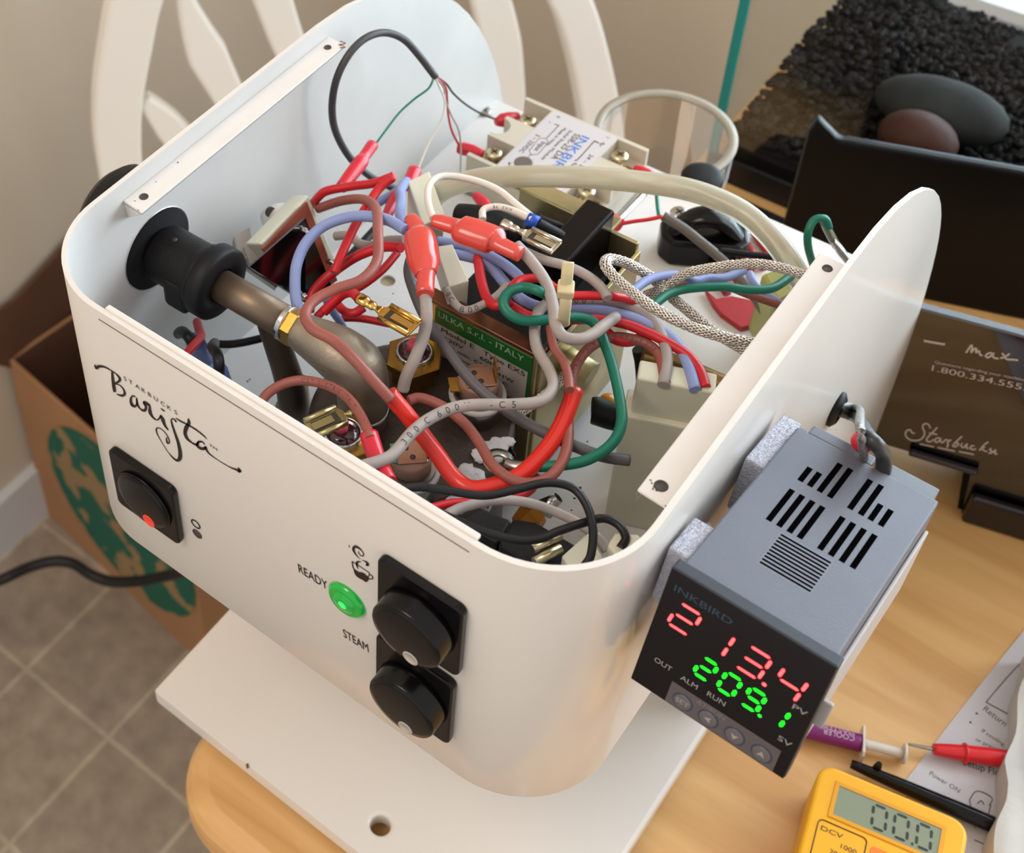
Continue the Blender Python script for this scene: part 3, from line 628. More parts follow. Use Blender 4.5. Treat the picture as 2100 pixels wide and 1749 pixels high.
# ---- steam valve on the left wall, its pipe and the cast elbow
vy, vz = vc.y, vc.z
def axx(px): return at(px, 505 + (px - 315)*.576, 1, vy).x
vt = thing('steam_valve', 'black steam valve body with a thick collar through the left wall', 'valve', (.02, vy, vz))
obj('outer_knob', MB().lathe((-.0005, vy, vz + .006), (-1, 0, 0), [(.016, 0), (.021, .002), (.0225, .010), (.0215, .018), (.018, .022), (1e-6, .023)], 40), black_sat, vt)
obj('painted_hole_disc', MB().lathe((th, vy, vz), (1, 0, 0), [(.0172, 0), (.0172, .0006), (1e-6, .0006)], 44), mat('void_black', (7, 7, 8), .95), vt)  # no hole is cut; its inner darkness is painted as a black disc
obj('bezel_ring', MB().lathe((th, vy, vz), (1, 0, 0), [(.0178, 0), (.0178, .0004), (.0173, .0004), (.0173, 0), (.0178, 0)], 44), chrome, vt)
xa, xb_ = .003, axx(425)
obj('valve_body', MB().lathe((0, vy, vz), (1, 0, 0), [(.0095, xa), (.0116, xa + .003), (.0116, xb_ - .005), (.0126, xb_ - .002), (.0132, xb_ - .0005), (.0132, xb_)], 36), black_sat, vt)
obj('collar', MB().lathe((0, vy, vz), (1, 0, 0), [(.0132, xb_), (.0146, xb_ + .001), (.0146, xb_ + .0065), (.0136, xb_ + .0075), (.0070, xb_ + .0075), (.0068, xb_ + .002)], 40), black_rub, vt)
obj('side_bulge', MB().box((xa + .012, vy - .0125, vz - .012), (xb_ - .001, vy - .003, vz + .002)), black_sat, vt, bevel=.002)
obj('pin_hole', MB().lathe(at(358, 492, 2, vz + .0115), (0, 0, 1), [(.0011, 0), (.0011, .0002), (1e-6, .0002)], 16), mat('pin_brown', (54, 34, 26), .6), vt)
pp = thing('valve_pipe', 'dull metal pipe with brass nut running from the black collar to the cast elbow', 'pipe', (.05, vy, vz - .01))
xc = axx(583)
obj('pipe', MB().tube([(xb_ + .003, vy, vz), (xc, vy, vz)], .0062, 28), tubem, pp)
obj('sealing_ring', MB().lathe((xc, vy, vz), (1, 0, 0), [(.0064, 0), (.0070, .0006), (.0065, .0012), (.0069, .0018), (.0064, .0024)], 32), chrome, pp)
obj('hex_nut', MB().lathe((xc + .0024, vy, vz), (1, 0, 0), [(.0069, 0), (.0071, .0005), (.0071, .0040), (.0067, .0045)], 6, smooth=False), brass, pp)
E0 = V((xc + .0066, vy, vz))
eb = [E0, E0 + V((.006, 0, 0)), Z(690, 722, vz), Z(728, 752, vz - .003), Z(742, 785, vz - .012), Z(744, 830, vz - .024), Z(742, 860, vz - .036)]
obj('cast_elbow', MB().tube(eb, [.0066, .0078, .0098, .0104, .0096, .0092, .0094], 26), cast, pp)
obj('elbow_band', MB().lathe(eb[5] + V((0, 0, -.004)), (0, 0, 1), [(.0092, 0), (.0098, .0008), (.0098, .0026), (.0092, .0034)], 30), steel, pp)
dn_ = thing('drain_pipe', 'dark vertical metal pipe below the valve pipe, near the front left', 'pipe', Z(600, 830, -.11))
obj('pipe', MB().tube([Z(545, 640, vz - .010), Z(566, 700, vz - .022), Z(590, 770, vz - .040), Z(602, 830, vz - .060), Z(606, 850, -.130)], [.0046, .0050, .0056, .0060, .0062], 22), mat('dark_pipe', (78, 66, 56), .5, .6, noise=.3, scale=40), dn_)
obj('pipe_base', MB().lathe(Z(606, 850, FLR), (0, 0, 1), [(.0085, 0), (.0085, .004), (.0064, .006), (.0062, .02)], 26), cast, dn_)

# ---- micro switch bracket
mk = thing('switch_bracket', 'white plastic switch on a chrome and red-brown plate by the left wall', 'switch', Z(590, 540, -.09))
mirror = mat('mirror_plate', (96, 92, 96), .14, 1)
def slab(pts, t): # pts: (x, y, z)
    P = [Z(*p) for p in pts]; n_ = (P[1]-P[0]).cross(P[2]-P[0]).normalized()
    if n_.z < 0: n_ = -n_
    return MB().prism(P, -n_*t), n_
a_, nn = slab([(512, 547, -.046), (627, 447, -.046), (683, 595, -.076), (626, 621, -.0755), (570, 586, -.0615)], .0012)
obj('chrome_plate', a_, mirror, mk)
a_, _ = slab([(506, 541, -.0505), (512, 547, -.0502), (570, 586, -.0602), (566, 592, -.064), (504, 549, -.056)], .001); obj('plate_edge', a_, steel, mk)
a_, _ = slab([(540, 510, -.0490), (630, 414, -.0490), (692, 575, -.081), (630, 622, -.081)], .0014); obj('insulating_plate', a_, mat('pertinax', (138, 62, 40), .5, noise=.12), mk, label='red-brown board')
a_, _ = slab([(534, 500, -.0510), (632, 399, -.0510), (700, 560, -.084), (640, 618, -.084)], .0090); obj('switch_case', a_, nylon, mk, bevel=.0008)
obj('actuator', MB().tube([Z(566, 436, -.062), Z(590, 505, -.066)], .0068, 22), mat('white_nylon', (222, 218, 210), .4, sss=.3), mk)
obj('actuator_hole', MB().cyl(Z(553, 434, -.0575), Z(557, 436, -.0570), .0022, 18), hole_dark, mk)
for q in (((505, 520), (500, 480)), ((530, 530), (520, 500))):
    a_, _ = slab([(q[1][0] - 22, q[1][1] + 4, -.063), (q[1][0] + 12, q[1][1] - 16, -.063), (q[0][0] + 18, q[0][1] + 2, -.066), (q[0][0] - 14, q[0][1] + 18, -.066)], .006); obj('terminal_block', a_, mat('block_grey', (176, 166, 156), .5), mk, bevel=.0006)
for a, b in (((614, 466, -.0492), (631, 478, -.0465)), ((615, 604, -.066), (628, 610, -.064)), ((674, 534, -.066), (686, 540, -.064))):
    obj('screw', MB().tube([Z(*a), Z(*a).lerp(Z(*b), .33), Z(*a).lerp(Z(*b), .66), Z(*b)], [.0016, .0013, .0015, .0006], 10), chrome, mk)

# ---- solid state relay
SX0, SX1, SY0, SY1, SZ = .0276, .0930, .2400, .2925, -.1080
sr = thing('solid_state_relay', 'beige solid state relay with a printed label at the rear of the floor', 'relay', ((SX0+SX1)/2, (SY0+SY1)/2, FLR))
beige = mat('relay_beige', (196, 188, 172), .5, noise=.03)
m = MB(); a, b = .0150, .0150
pz = SZ - .0085
m.box((SX0, SY0, FLR + .0022), (SX1, SY1, pz)); m.box((SX0 + a, SY0, pz), (SX1 - a, SY1, SZ))
ym = (SY0+SY1)/2
for x0, x1, sg in ((SX0, SX0 + a, 1), (SX1 - a, SX1, -1)):
    m.box((x0, SY0, pz), (x1, SY0 + .0022, SZ)); m.box((x0, SY1 - .0022, pz), (x1, SY1, SZ))
    xo, xi = (x0, x1) if sg > 0 else (x1, x0)
    ar = [(xo + sg*.0062*math.cos(t_), ym + .0062*math.sin(t_)) for t_ in [-math.pi/2 + math.pi*k/14 for k in range(15)]]
    pl = [(xo, ym - .0085), *ar, (xo, ym + .0085), (xi, ym + .0085), (xi, ym - .0085)]
    m.prism([(x, y, pz) for x, y in pl], (0, 0, SZ - pz))
ro = obj('relay_body', m, beige, sr)
obj('base_metal', MB().box((SX0 - .001, SY0 - .0005, FLR), (SX1 + .001, SY1 + .0005, FLR + .0022)), steel, sr)
lb = obj('label_plate', MB().box((SX0 + a + .0006, SY0 + .0014, SZ), (SX1 - a - .0006, SY1 - .0014, SZ + .00025)), mat('label_silver', (196, 192, 194), .4), sr)
lx0, ly1 = SX0 + a + .0006, SY1 - .0014
def ST(x, y): return frame(V((x, y, SZ + .0003)), (0, -1, 0), (1, 0, 0))
blue_i = mat('ink_blue', (52, 120, 206), .5); grey_i = mat('ink_grey', (64, 60, 62), .5)
kx, ky = 2100/340., 2100/340.
def SP(x, y): return Z(1000 + x/kx, 180 + y/ky, SZ + .0003)
def sword(s_, a, b, h, m_, nm='lettering'):
    A_, B_ = SP(*a), SP(*b); T = frame(A_, V((0, -1, 0)), V((1, 0, 0))); obj(nm, text(MB(), s_, T, abs(A_.y - B_.y), h, lift=.0001), m_, lb)
sword('INKBIRD', (1195, 600), (765, 1110), .0042, blue_i, 'blue_lettering')
sword('SSR-25 DA', (1110, 575), (830, 905), .0030, grey_i); sword('Solid State Module', (1040, 535), (710, 920), .0016, grey_i); sword('Made in china', (965, 505), (770, 735), .0016, grey_i)
sword('3 ~ 32VDC', (620, 585), (410, 815), .0022, grey_i); sword('Input', (690, 680), (610, 800), .0024, grey_i); sword('24 ~ 380VAC', (1300, 840), (1010, 1180), .0019, grey_i)
for s_, p in (('4', (885, 350)), ('1', (1500, 620)), ('2', (820, 1330)), ('3', (200, 1040))): obj('lettering', text(MB(), s_, frame(SP(*p), V((0, -1, 0)), V((1, 0, 0))), None, .0020, lift=.0001), grey_i, lb)
d = MB()
for p, w_ in (([(905, 470), (880, 500), (745, 640)], 8), ([(845, 460), (905, 480)], 8), ([(550, 845), (500, 890)], 8), ([(1410, 700), (1360, 680), (1340, 690), (1150, 900), (1100, 920)], 12), ([(1045, 1005), (1100, 960), (1130, 975)], 12), ([(255, 960), (300, 960)], 9), ([(275, 935), (275, 985)], 9), ([(780, 430), (790, 448)], 9), ([(1430, 745), (1430, 705), (1470, 720), (1468, 690)], 10), ([(605, 1010), (640, 990), (710, 1015)], 14)): stroke(d, p, w_, SP, (0, 0, 1), lift=.0001, sub=3) if len(p) > 2 else stroke(d, p, w_, SP, (0, 0, 1), lift=.0001)
bp_ = [SP(x, y) for x, y in ((650, 640), (740, 640), (770, 690), (640, 840), (560, 850), (525, 800))]
for i in range(6): d.tube([bp_[i], bp_[(i+1) % 6]], .00012, 6)
obj('diagram_lines', d, grey_i, lb)
obj('indicator_dot', MB().lathe(SP(455, 950), (0, 0, 1), [(.0042, 0), (.0042, .0003), (.0036, .0003), (1e-6, .0003)], 30), mat('dot_brown', (104, 94, 88), .4), lb)
pale_screw = mat('screw_gold', (206, 192, 158), .28, 1)
for (x, y), up in (((SX0 + .0085, SY1 - .0125), 0), ((SX0 + .0085, SY0 + .0105), 0), ((SX1 - .0082, SY1 - .0125), 1), ((SX1 - .0082, SY0 + .0105), 1)):
    c = V((x, y, pz)); zt = SZ - .0022 if not up else SZ + .0005
    tp = obj('terminal_plate', MB().box((x - .005, y - .0045, pz), (x + .005, y + .0045, pz + .0009)), brass, sr)
    obj('screw_shaft', MB().cyl((x, y, pz), (x, y, zt - .001), .0017, 14).lathe((x, y, pz + .0012), (0, 0, 1), [(.0034, 0), (.0036, .0008), (.0034, .0016)], 20), pale_screw, tp)
    cross_screw('terminal_screw', (x, y, zt - .001), .0040, (0, 0, 1), sr, pale_screw, .0022)
cross_screw_o = cross_screw('panel_screw', Z(993, 230, FLR), .0040, (0, 0, 1), None, steel, .0016); tag(cross_screw_o, 'small cross head screw in the floor beside the left wall, behind the relay', 'screw')

# ---- vibration pump
PX_0, PX_1, PYF, PYB, PZT = .0935, .1415, .1085, .1780, -.0520
pu = thing('vibration_pump', 'pump with a yellow metal frame, black coil and green and white label', 'pump', ((PX_0+PX_1)/2, .143, FLR))
obj('frame_front', MB().box((PX_0, PYF, -.124), (PX_1, PYF + .0016, PZT + .001)), zinc, pu, bevel=.0004)
obj('frame_top_bar', MB().box((PX_0 - .001, PYF - .0006, PZT + .0008), (PX_1 + .001, PYF + .0055, PZT + .0024)), mat('copper_bar', (146, 108, 84), .35, 1, noise=.2), pu, bevel=.0004)
obj('frame_side', MB().box((PX_1 - .0005, PYF + .0016, -.124), (PX_1 + .0012, PYB + .003, PZT - .0035)), zinc, pu, bevel=.0004)
obj('frame_back', MB().box((PX_0 - .004, PYB + .0012, -.124), (PX_1, PYB + .003, PZT + .001)).box((PX_0 - .012, PYB + .003, PZT - .002), (PX_1 - .012, PYB + .0115, PZT - .0002)), zinc, pu, bevel=.0004)
obj('coil', MB().box((PX_0 + .001, PYF + .006, -.122), (PX_1 - .004, PYB, PZT - .010)), black_sat, pu, bevel=.002)
obj('coil_plate', MB().box((.1185, .1420, -.085), (.1305, .1800, -.0400)), black_pl, pu, bevel=.0012)
obj('coil_plug', MB().tube([Z(940, 440, -.058), Z(1000, 452, -.055), Z(1070, 482, -.058)], [.0045, .0055, .0055], 20), black_rub, pu)
pl_ = obj('pump_label', MB().box((.0990, PYF - .0003, PZT - .0275), (.1395, PYF, PZT - .0005)), mat('label_white', (170, 162, 156), .45), pu, label='white label with a green band')
obj('green_band', MB().box((.0985, PYF - .0005, PZT - .0085), (.1398, PYF - .0003, PZT - .0002)).box((.1385, PYF - .0005, PZT - .0285), (.1398, PYF - .0003, PZT - .0085)), mat('label_green', (22, 88, 36), .4), pl_)
T = frame((.1, PYF - .0006, PZT - .0044), (1, 0, 0), (0, 0, 1)); li_ = mat('ink_pale', (150, 176, 140), .5)
obj('maker_lettering', text(MB(), 'ULKA S.r.l. - ITALY', T, .0365, .0030, lift=0), li_, pl_)
for s_, x, z, w_, h in (('Model E   Type EX5', .0015, -.0072, .036, .0023), ('120V      60Hz', .0035, -.0108, .024, .0020), ('2/1 min. CL F   41W', .0035, -.0142, .030, .0019), ('for water 100 C', .0035, -.0175, .028, .0016), ('Thermal fuse', .0035, -.0208, .018, .0015)):
    obj('data_lettering', text(MB(), s_, T, w_, h, x, z), mat('ink_label', (44, 38, 36), .5), pl_)
obj('outlet_nozzle', MB().tube([(PX_1 - .004, PYF + .02, -.07), (PX_1 + .012, PYF + .02, -.072)], .006, 20), zinc, pu)

# ---- boiler
bc = V((.1100, .0770, FLR))
bo = thing('boiler', 'dark metal boiler with two brass hex nuts and two thermostats', 'boiler', bc)
obj('boiler_drum', MB().lathe(bc, (0, 0, 1), [(.034, 0), (.036, .004), (.036, .048), (.0375, .049), (.0375, .0535), (.035, .055), (1e-6, .0552)], 56), boilerm, bo)
bzt = FLR + .0552
resin = mat('resin', (52, 18, 28), .12, coat=.6); pink = mat('pink_insulator', (196, 74, 88), .45)
def heater(x, y, z, nm):
    c = Z(x, y, z); lo = c.copy(); lo.z = bzt
    o = obj(nm, MB().lathe(lo, (0, 0, 1), [(.0090, -.001), (.0090, 0), (.0090, c.z - bzt - .004)], 6, smooth=False, u=(.5, .86, 0)).lathe(V((c.x, c.y, c.z - .004)), (0, 0, 1), [(.0108, 0), (.0112, .0005), (.0112, .0036), (.0108, .004), (.0072, .004)], 6, smooth=False, u=(.5, .86, 0)), brass, bo)
    obj('sealing_ring', MB().lathe(c, (0, 0, 1), [(.0070, -.0006), (.0072, .0008), (.0066, .0014), (.0070, .0020), (.0064, .0026), (.0058, .0022), (.0056, .0008)], 34), chrome, o)
    obj('resin_plug', MB().lathe(c, (0, 0, 1), [(.0057, .0004), (.0054, .0018), (.0030, .0026), (1e-6, .0026)], 28), resin, o)
    obj('insulator', MB().tube([c + V((-.001, 0, .002)), c + V((-.0008, .0008, .006))], [.0024, .0022], 14), pink, o)
heater(850, 727, -.066, 'heater_nut'); heater(704, 893, -.060, 'heater_nut')
def thermostat(x, y, z, green, ang):
    c = Z(x, y, z); u = V((math.cos(ang), math.sin(ang), 0)); v = V((-u.y, u.x, 0)); T = frame(c, u, v)
    o = obj('thermostat', MB().cyl(V((c.x, c.y, bzt)), V((c.x, c.y, c.z - .006)), .0088, 30), steel, bo, label='round thermostat with copper tabs')
    obj('thermostat_cap', MB().lathe(V((c.x, c.y, c.z - .006)), (0, 0, 1), [(.0072, 0), (.0072, .0052), (.0066, .0060), (1e-6, .0060)], 30), bake, o)
    obj('tab_plate', MB().box((-.0050, -.0046, .0002), (.0054, .0046, .0009), T), copper, o, bevel=.0003)
    obj('rivet_hole', MB().lathe(T((.0004, -.0022, .0009)), (0, 0, 1), [(.0010, 0), (.0010, .0002), (1e-6, .0002)], 16), hole_dark, o)
    obj('rivet_hole', MB().lathe(T((-.0014, .0018, .0009)), (0, 0, 1), [(.0010, 0), (.0010, .0002), (1e-6, .0002)], 16), hole_dark, o)
    obj('spade_tab', MB().box((.0054, -.0028, -.0006), (.0060, .0028, .0080), T), brass, o); obj('spade_tab', MB().box((-.0105, -.0032, -.003), (-.0050, .0032, -.0024), T), brass, o)
    if green: obj('green_strip', MB().box((-.0066, -.0040, .0003), (-.0050, .0040, .0010), T), mat('strip_green', (64, 128, 106), .4), o)
    obj('clip_ring', MB().lathe(V((c.x, c.y, c.z - .010)), (0, 0, 1), [(.0100, 0), (.0104, .001), (.0100, .002), (.0088, .002)], 30), mat('clip_white', (186, 184, 182), .4), o)
thermostat(982, 775, -.058, False, .75); thermostat(842, 930, -.056, True, .75)
br_ = MB().box((-.016, -.004, 0), (.018, .004, .0016), frame(Z(985, 870, -.080), (.9, -.44, 0), (.44, .9, 0))); obj('clamp_bracket', br_, mat('black_steel', (26, 24, 26), .2, .7), bo, bevel=.0006)
obj('bracket_arm', MB().tube([Z(1040, 760, -.075), Z(1075, 790, -.078), Z(1110, 800, -.083)], .003, 10, flat=.4, up=(0, 0, 1)), mat('black_steel', (26, 24, 26)), bo)
rr_ = random.Random(5); ps_ = MB()
for x, y, r in ((1000, 925, 26), (1022, 912, 22), (985, 935, 20), (968, 958, 20), (955, 970, 24), (975, 975, 22), (1012, 938, 18), (940, 1035, 24), (925, 1020, 18), (955, 1020, 18), (1040, 905, 16)):
    c = Z(x, y, -.078 + rr_.uniform(-.001, .002)); ps_.blob(c, pxr(r, c), (1.1, .8, .32), 14, 8, jit=.16, rot=rr_.uniform(0, 3))
tag(obj('thermal_paste', ps_, mat('paste_white', (226, 226, 230), .45, bump=.6, bscale=900)), 'ragged white thermal paste smeared on the boiler under the ring terminal', 'paste', kind='stuff')
mt_ = MB().tube([Z(905, 985, -.083), Z(960, 1010, -.083), Z(1010, 1030, -.083)], .0040, 12, flat=.6, up=(0, 0, 1)); mt_.tube([Z(1115, 1045, -.10), Z(1145, 1020, -.095)], [.004, .002], 14)
obj('chrome_fitting', mt_, chrome, bo)

# ---- black hose elbow, brass pipe, white plugs, cream connectors
bh = thing('rubber_elbow', 'thick black rubber elbow on the floor left of the tall white plug', 'hose fitting', Z(1320, 860, FLR))
obj('upright', MB().tube([Z(1318, 712, -.080), Z(1330, 745, -.086), Z(1336, 800, -.098), Z(1330, 850, -.110), Z(1322, 900, FLR + .001)], [.0042, .0052, .0058, .0062, .0064], 20), black_rub, bh)
obj('side_nub', MB().tube([Z(1318, 862, -.108), Z(1262, 856, -.108), Z(1222, 842, -.108), Z(1214, 840, -.108)], [.0050, .0052, .0056, .0046], 22), black_rub, bh)
obj('amber_drop', MB().blob(Z(1248, 822, -.118), .0036, (1, 1, .8)), mat('amber', (214, 140, 48), .3, sss=.4), bh)
tag(obj('brass_pipe', MB().tube([Z(1318, 728, -.066), Z(1390, 752, -.066), Z(1500, 800, -.066)], .0042, 20), mat('brass_dark', (134, 104, 62), .35, .9, noise=.3)), 'brass pipe disappearing under the right lid flange', 'pipe')
wp = thing('white_power_plug', 'large white nylon plug housing standing upright beside the right lid flange', 'connector', Z(1350, 900, FLR))
pu_, pv_ = V((.92, .39, 0)).normalized(), V((-.39, .92, 0)).normalized(); c0 = Z(1307, 776, -.050)
T = frame(V((c0.x, c0.y, 0)), pu_, pv_)
obj('plug_upper', MB().box((0, 0, -.070), (.026, .009, -.050), T), nylon, wp, bevel=.0008)
obj('plug_lower', MB().box((-.0022, -.0022, FLR), (.028, .011, -.0685), T), nylon, wp, bevel=.0008)
def block(nm, lab, cat, pts, z, dz, m_=nylon, bev=.0005, hollow=None):
    o = obj(nm, MB().prism(pq(pts, z), (0, 0, -dz)), m_, bevel=bev); tag(o, lab, cat); return o
tag(obj('cream_connector', MB().prism(pq([(836, 372), (880, 350), (912, 440), (866, 462)], -.058), (0, 0, -.02)), nylon, bevel=.0006), 'pale plastic connector housing under the arched white wire', 'connector')
o = block('cream_connector', 'open ended cream nylon connector left of the pump label', 'connector', [(893, 505), (928, 500), (962, 575), (920, 588)], -.040, .013)
obj('socket_opening', MB().prism([Z(896, 590, -.048), Z(916, 592, -.0415), Z(955, 580, -.0415), Z(950, 588, -.048)], (0, -.0002, 0)), mat('socket_shade', (150, 144, 112), .6), o) if False else None
block('connector_housing', 'small cream connector housing with a black wire, front right corner', 'connector', [(1152, 1140), (1206, 1092), (1240, 1150), (1236, 1166), (1170, 1168)], -.040, .016)
block('connector_housing', 'second cream connector housing, closest to the right front corner', 'connector', [(1246, 1118), (1262, 1092), (1310, 1096), (1316, 1108), (1262, 1138)], -.036, .014)
rb_ = thing('switch_housing', 'black switch housing with brass terminals behind the front panel', 'switch', (.172, .032, -.09))
obj('housing', MB().prism(pq([(1022, 1118), (1052, 1062), (1100, 1070), (1190, 1122), (1178, 1160), (1110, 1164), (1060, 1144)], -.044), (0, 0, -.040)), black_sat, rb_, bevel=.001)
obj('housing_step', MB().prism(pq([(935, 1068), (985, 1040), (1050, 1066), (1020, 1116)], -.050), (0, 0, -.025)), black_sat, rb_, bevel=.001)
for q in (((1092, 1126), (1150, 1100)), ((1096, 1152), (1150, 1124))): obj('terminal', MB().tube([Z(*q[0], -.040), Z(*q[1], -.040)], .0015, 16), pale_screw, rb_)
tag(obj('brass_fitting', MB().tube([Z(1066, 1082, -.075), Z(1088, 1062, -.074), Z(1104, 1048, -.073)], [.004, .0052, .004], 6, smooth=False), mat('brass_old', (160, 108, 40), .35, .9)), 'small tarnished brass fitting below the front grey wire', 'fitting')
# ---- strain relief, red comb, black foot, chrome rod
cl = thing('cable_clamp', 'black plastic cable clamp with two screws at the back of the floor', 'clamp', (.134, .272, FLR))
ca, cb = Z(1372, 470, FLR + .018), Z(1528, 484, FLR + .018); cu2 = (cb - ca).normalized(); cv2 = V((-cu2.y, cu2.x, 0)); T = frame(V((ca.x, ca.y, 0)), cu2, cv2); L_ = (cb - ca).length
pts = [(-.003, .0), (.002, -.005), (L_ - .002, -.005), (L_ + .003, 0), (L_ + .003, .010), (L_ - .002, .014), (.002, .014), (-.003, .010)]
obj('clamp_body', MB().prism([T((x, y, FLR)) for x, y in pts], (0, 0, .0145)), black_pl, cl, bevel=.002, seg=3)
obj('clamp_arch', MB().tube([T((.000, .0045, FLR + .010)), T((L_*.25, .0045, FLR + .020)), T((L_*.5, .0045, FLR + .0235)), T((L_*.75, .0045, FLR + .020)), T((L_, .0045, FLR + .010))], [.005, .0058, .006, .0058, .005], 18, flat=.6, up=(0, 0, 1)), black_pl, cl)
for x, y in ((1393, 438), (1503, 446)): cross_screw('clamp_screw', Z(x, y, FLR + .0165), .0042, (0, 0, 1), cl, chrome)
rcm = mat('comb_red', (168, 24, 34), .35, coat=.2)
rc = thing('red_comb_clip', 'flat red plastic clip with comb like fingers on the floor under the clear hose', 'clip', Z(1530, 600, FLR))
obj('clip_plate', MB().prism(pq([(1446, 592), (1470, 612), (1500, 606), (1560, 618), (1612, 642), (1590, 690), (1552, 676), (1560, 662), (1520, 672), (1478, 642), (1462, 622)], FLR + .003), (0, 0, -.0028)), rcm, rc, bevel=.0005)
for a, b in (((1504, 502), (1540, 556)), ((1526, 492), (1566, 552)), ((1546, 478), (1590, 540)), ((1560, 470), (1600, 520)), ((1478, 530), (1516, 580)), ((1460, 560), (1492, 604))):
    obj('finger', MB().tube([Z(*a, FLR + .002), Z(*b, FLR + .002)], .0018, 10, flat=.7, up=(0, 0, 1)), rcm, rc)
tag(obj('yellow_terminal', MB().prism(pq([(1560, 560), (1604, 546), (1640, 590), (1592, 618)], -.095), (0, 0, -.034)), mat('lime_plastic', (172, 172, 96), .3, sss=.3, trans=.3), bevel=.002), 'translucent yellow green plastic part beneath the end of the hose', 'terminal')
fc = Z(1425, 392, FLR - .001)
tag(obj('round_stud', MB().lathe((fc.x, fc.y + .006, FLR), (0, 0, 1), [(.0095, 0), (.0098, .003), (.0090, .005), (.006, .006), (1e-6, .006)], 34), black_rub), 'black round rubber stud at the rear edge of the floor under the hose', 'stud')
tag(obj('metal_rod', MB().tube([Z(1222, 492, -.112), Z(1262, 458, -.114), Z(1322, 396, -.118)], .0016, 12), chrome), 'thin shiny metal rod leaning by the front right screw of the relay', 'rod')
# ================================================================= WIRES
def wire(name, label, m, pts, rp, z=-.035, cat='wire', parent=None, seg=12):
    """pts: (px, py[, z]) in the photo; rp: radius in photo pixels; missing z are interpolated"""
    zs = [p[2] if len(p) > 2 else None for p in pts]
    kn = [(i, q) for i, q in enumerate(zs) if q is not None]
    if not kn: zs = [z]*len(pts)
    else:
        for i in range(len(zs)):
            if zs[i] is None:
                lo = [q for q in kn if q[0] < i]; hi = [q for q in kn if q[0] > i]
                if lo and hi: t_ = (i - lo[-1][0])/(hi[0][0] - lo[-1][0]); zs[i] = lo[-1][1]*(1-t_) + hi[0][1]*t_
                else: zs[i] = (lo[-1] if lo else hi[0])[1]
    P = [Z(p[0], p[1], q) for p, q in zip(pts, zs)]
    r = [pxr(v, p)*1.06 for v, p in zip(rp, P)] if isinstance(rp, list) else sum(pxr(rp, p) for p in P)/len(P)*1.06
    o = obj(name, MB().tube(P, r, seg), m, parent)
    if parent is None: tag(o, label, cat)
    else:
        if label: o['label'] = label
    o_pts[o.name] = (P, r); return o
o_pts = {}
def lettering(o, s, a, h, gap=.55, m=None, rev=False, side=0.):
    """printing wrapped on the wire, starting at fraction a of its length"""
    P, r = o_pts[o.name]; r = r if not isinstance(r, list) else r[0]
    Q, _ = crom(P, [r]*len(P), 16); acc = [0]
    for i in range(1, len(Q)): acc.append(acc[-1] + (Q[i]-Q[i-1]).length)
    s0 = a*acc[-1]; mb = MB()
    def fr(d):
        d = max(0, min(d, acc[-1]*.999)); i = next(j for j in range(1, len(acc)) if acc[j] >= d)
        t_ = (d - acc[i-1])/max(1e-9, acc[i]-acc[i-1]); p = Q[i-1].lerp(Q[i], t_); tn = (Q[min(i+1, len(Q)-1)] - Q[max(i-2, 0)]).normalized()
        n = (CP - p).normalized(); n = (n - tn*n.dot(tn)).normalized(); return p, tn, n
    sg = -1 if rev else 1
    d = s0
    for ch_ in s:
        vs, fs = glyphs(ch_)
        sc = h/.69
        if not vs: d += sg*h*.7; continue
        x0 = min(v.x for v in vs); x1 = max(v.x for v in vs); out = []
        for v in vs:
            p, tn, n = fr(d + sg*(v.x - x0)*sc); b = n.cross(tn)*sg; th_ = (v.y*sc - h/2)/r + side
            out.append(p + (n*math.cos(th_) + b*math.sin(th_))*(r + .00006))
        mb.add(out, fs); d += sg*((x1-x0)*sc + h*gap*.5)
    return obj('printed_lettering', mb, m or grey_i, o)
# ---- rear: thick sensor cable and its thin conductors
tc_ = thing('sensor_cable', 'thick dark grey cable arching against the left wall, split into thin coloured conductors', 'cable', at(690, 250, 0, .014))
kp = [(812, 388, .030), (763, 364, .022), (720, 326, .016), (690, 274, .012), (681, 223, .011), (690, 163, .012), (716, 111, .013), (750, 78, .014), (789, 67, .016), (827, 80, .020), (857, 111, .024), (893, 158, .030)]
KP = [at(x, y, 0, xx) for x, y, xx in kp]
obj('cable_jacket', MB().tube(KP, .0016, 16), mat('jacket_grey', (62, 60, 62), .5), tc_)
E0 = KP[-1]
def thin(nm, m, pts, r, ez):
    P = [E0 + (KP[-1] - KP[-2]).normalized()*-.001]; n_ = len(pts)
    for i, (x, y) in enumerate(pts): P.append(Z(x, y, E0.z + (ez - E0.z)*(i+1)/n_))
    return obj(nm, MB().tube(P, r, 8), m, tc_)
thin('green_conductor', w_green, [(880, 180), (850, 203), (820, 230), (795, 262), (770, 296)], .00050, -.050)
thin('black_conductor', w_black, [(915, 172), (930, 192), (955, 214), (985, 232), (1020, 246)], .00050, -.118)
thin('red_conductor', w_red, [(913, 178), (917, 205), (920, 240), (928, 272), (944, 302)], .00055, -.112)
thin('grey_conductor', w_grey, [(910, 180), (912, 200), (925, 235), (941, 268), (945, 310), (944, 362)], .00040, -.095)
thin('white_conductor', w_white, [(902, 180), (912, 208), (906, 245), (880, 292), (856, 350)], .00045, -.075)
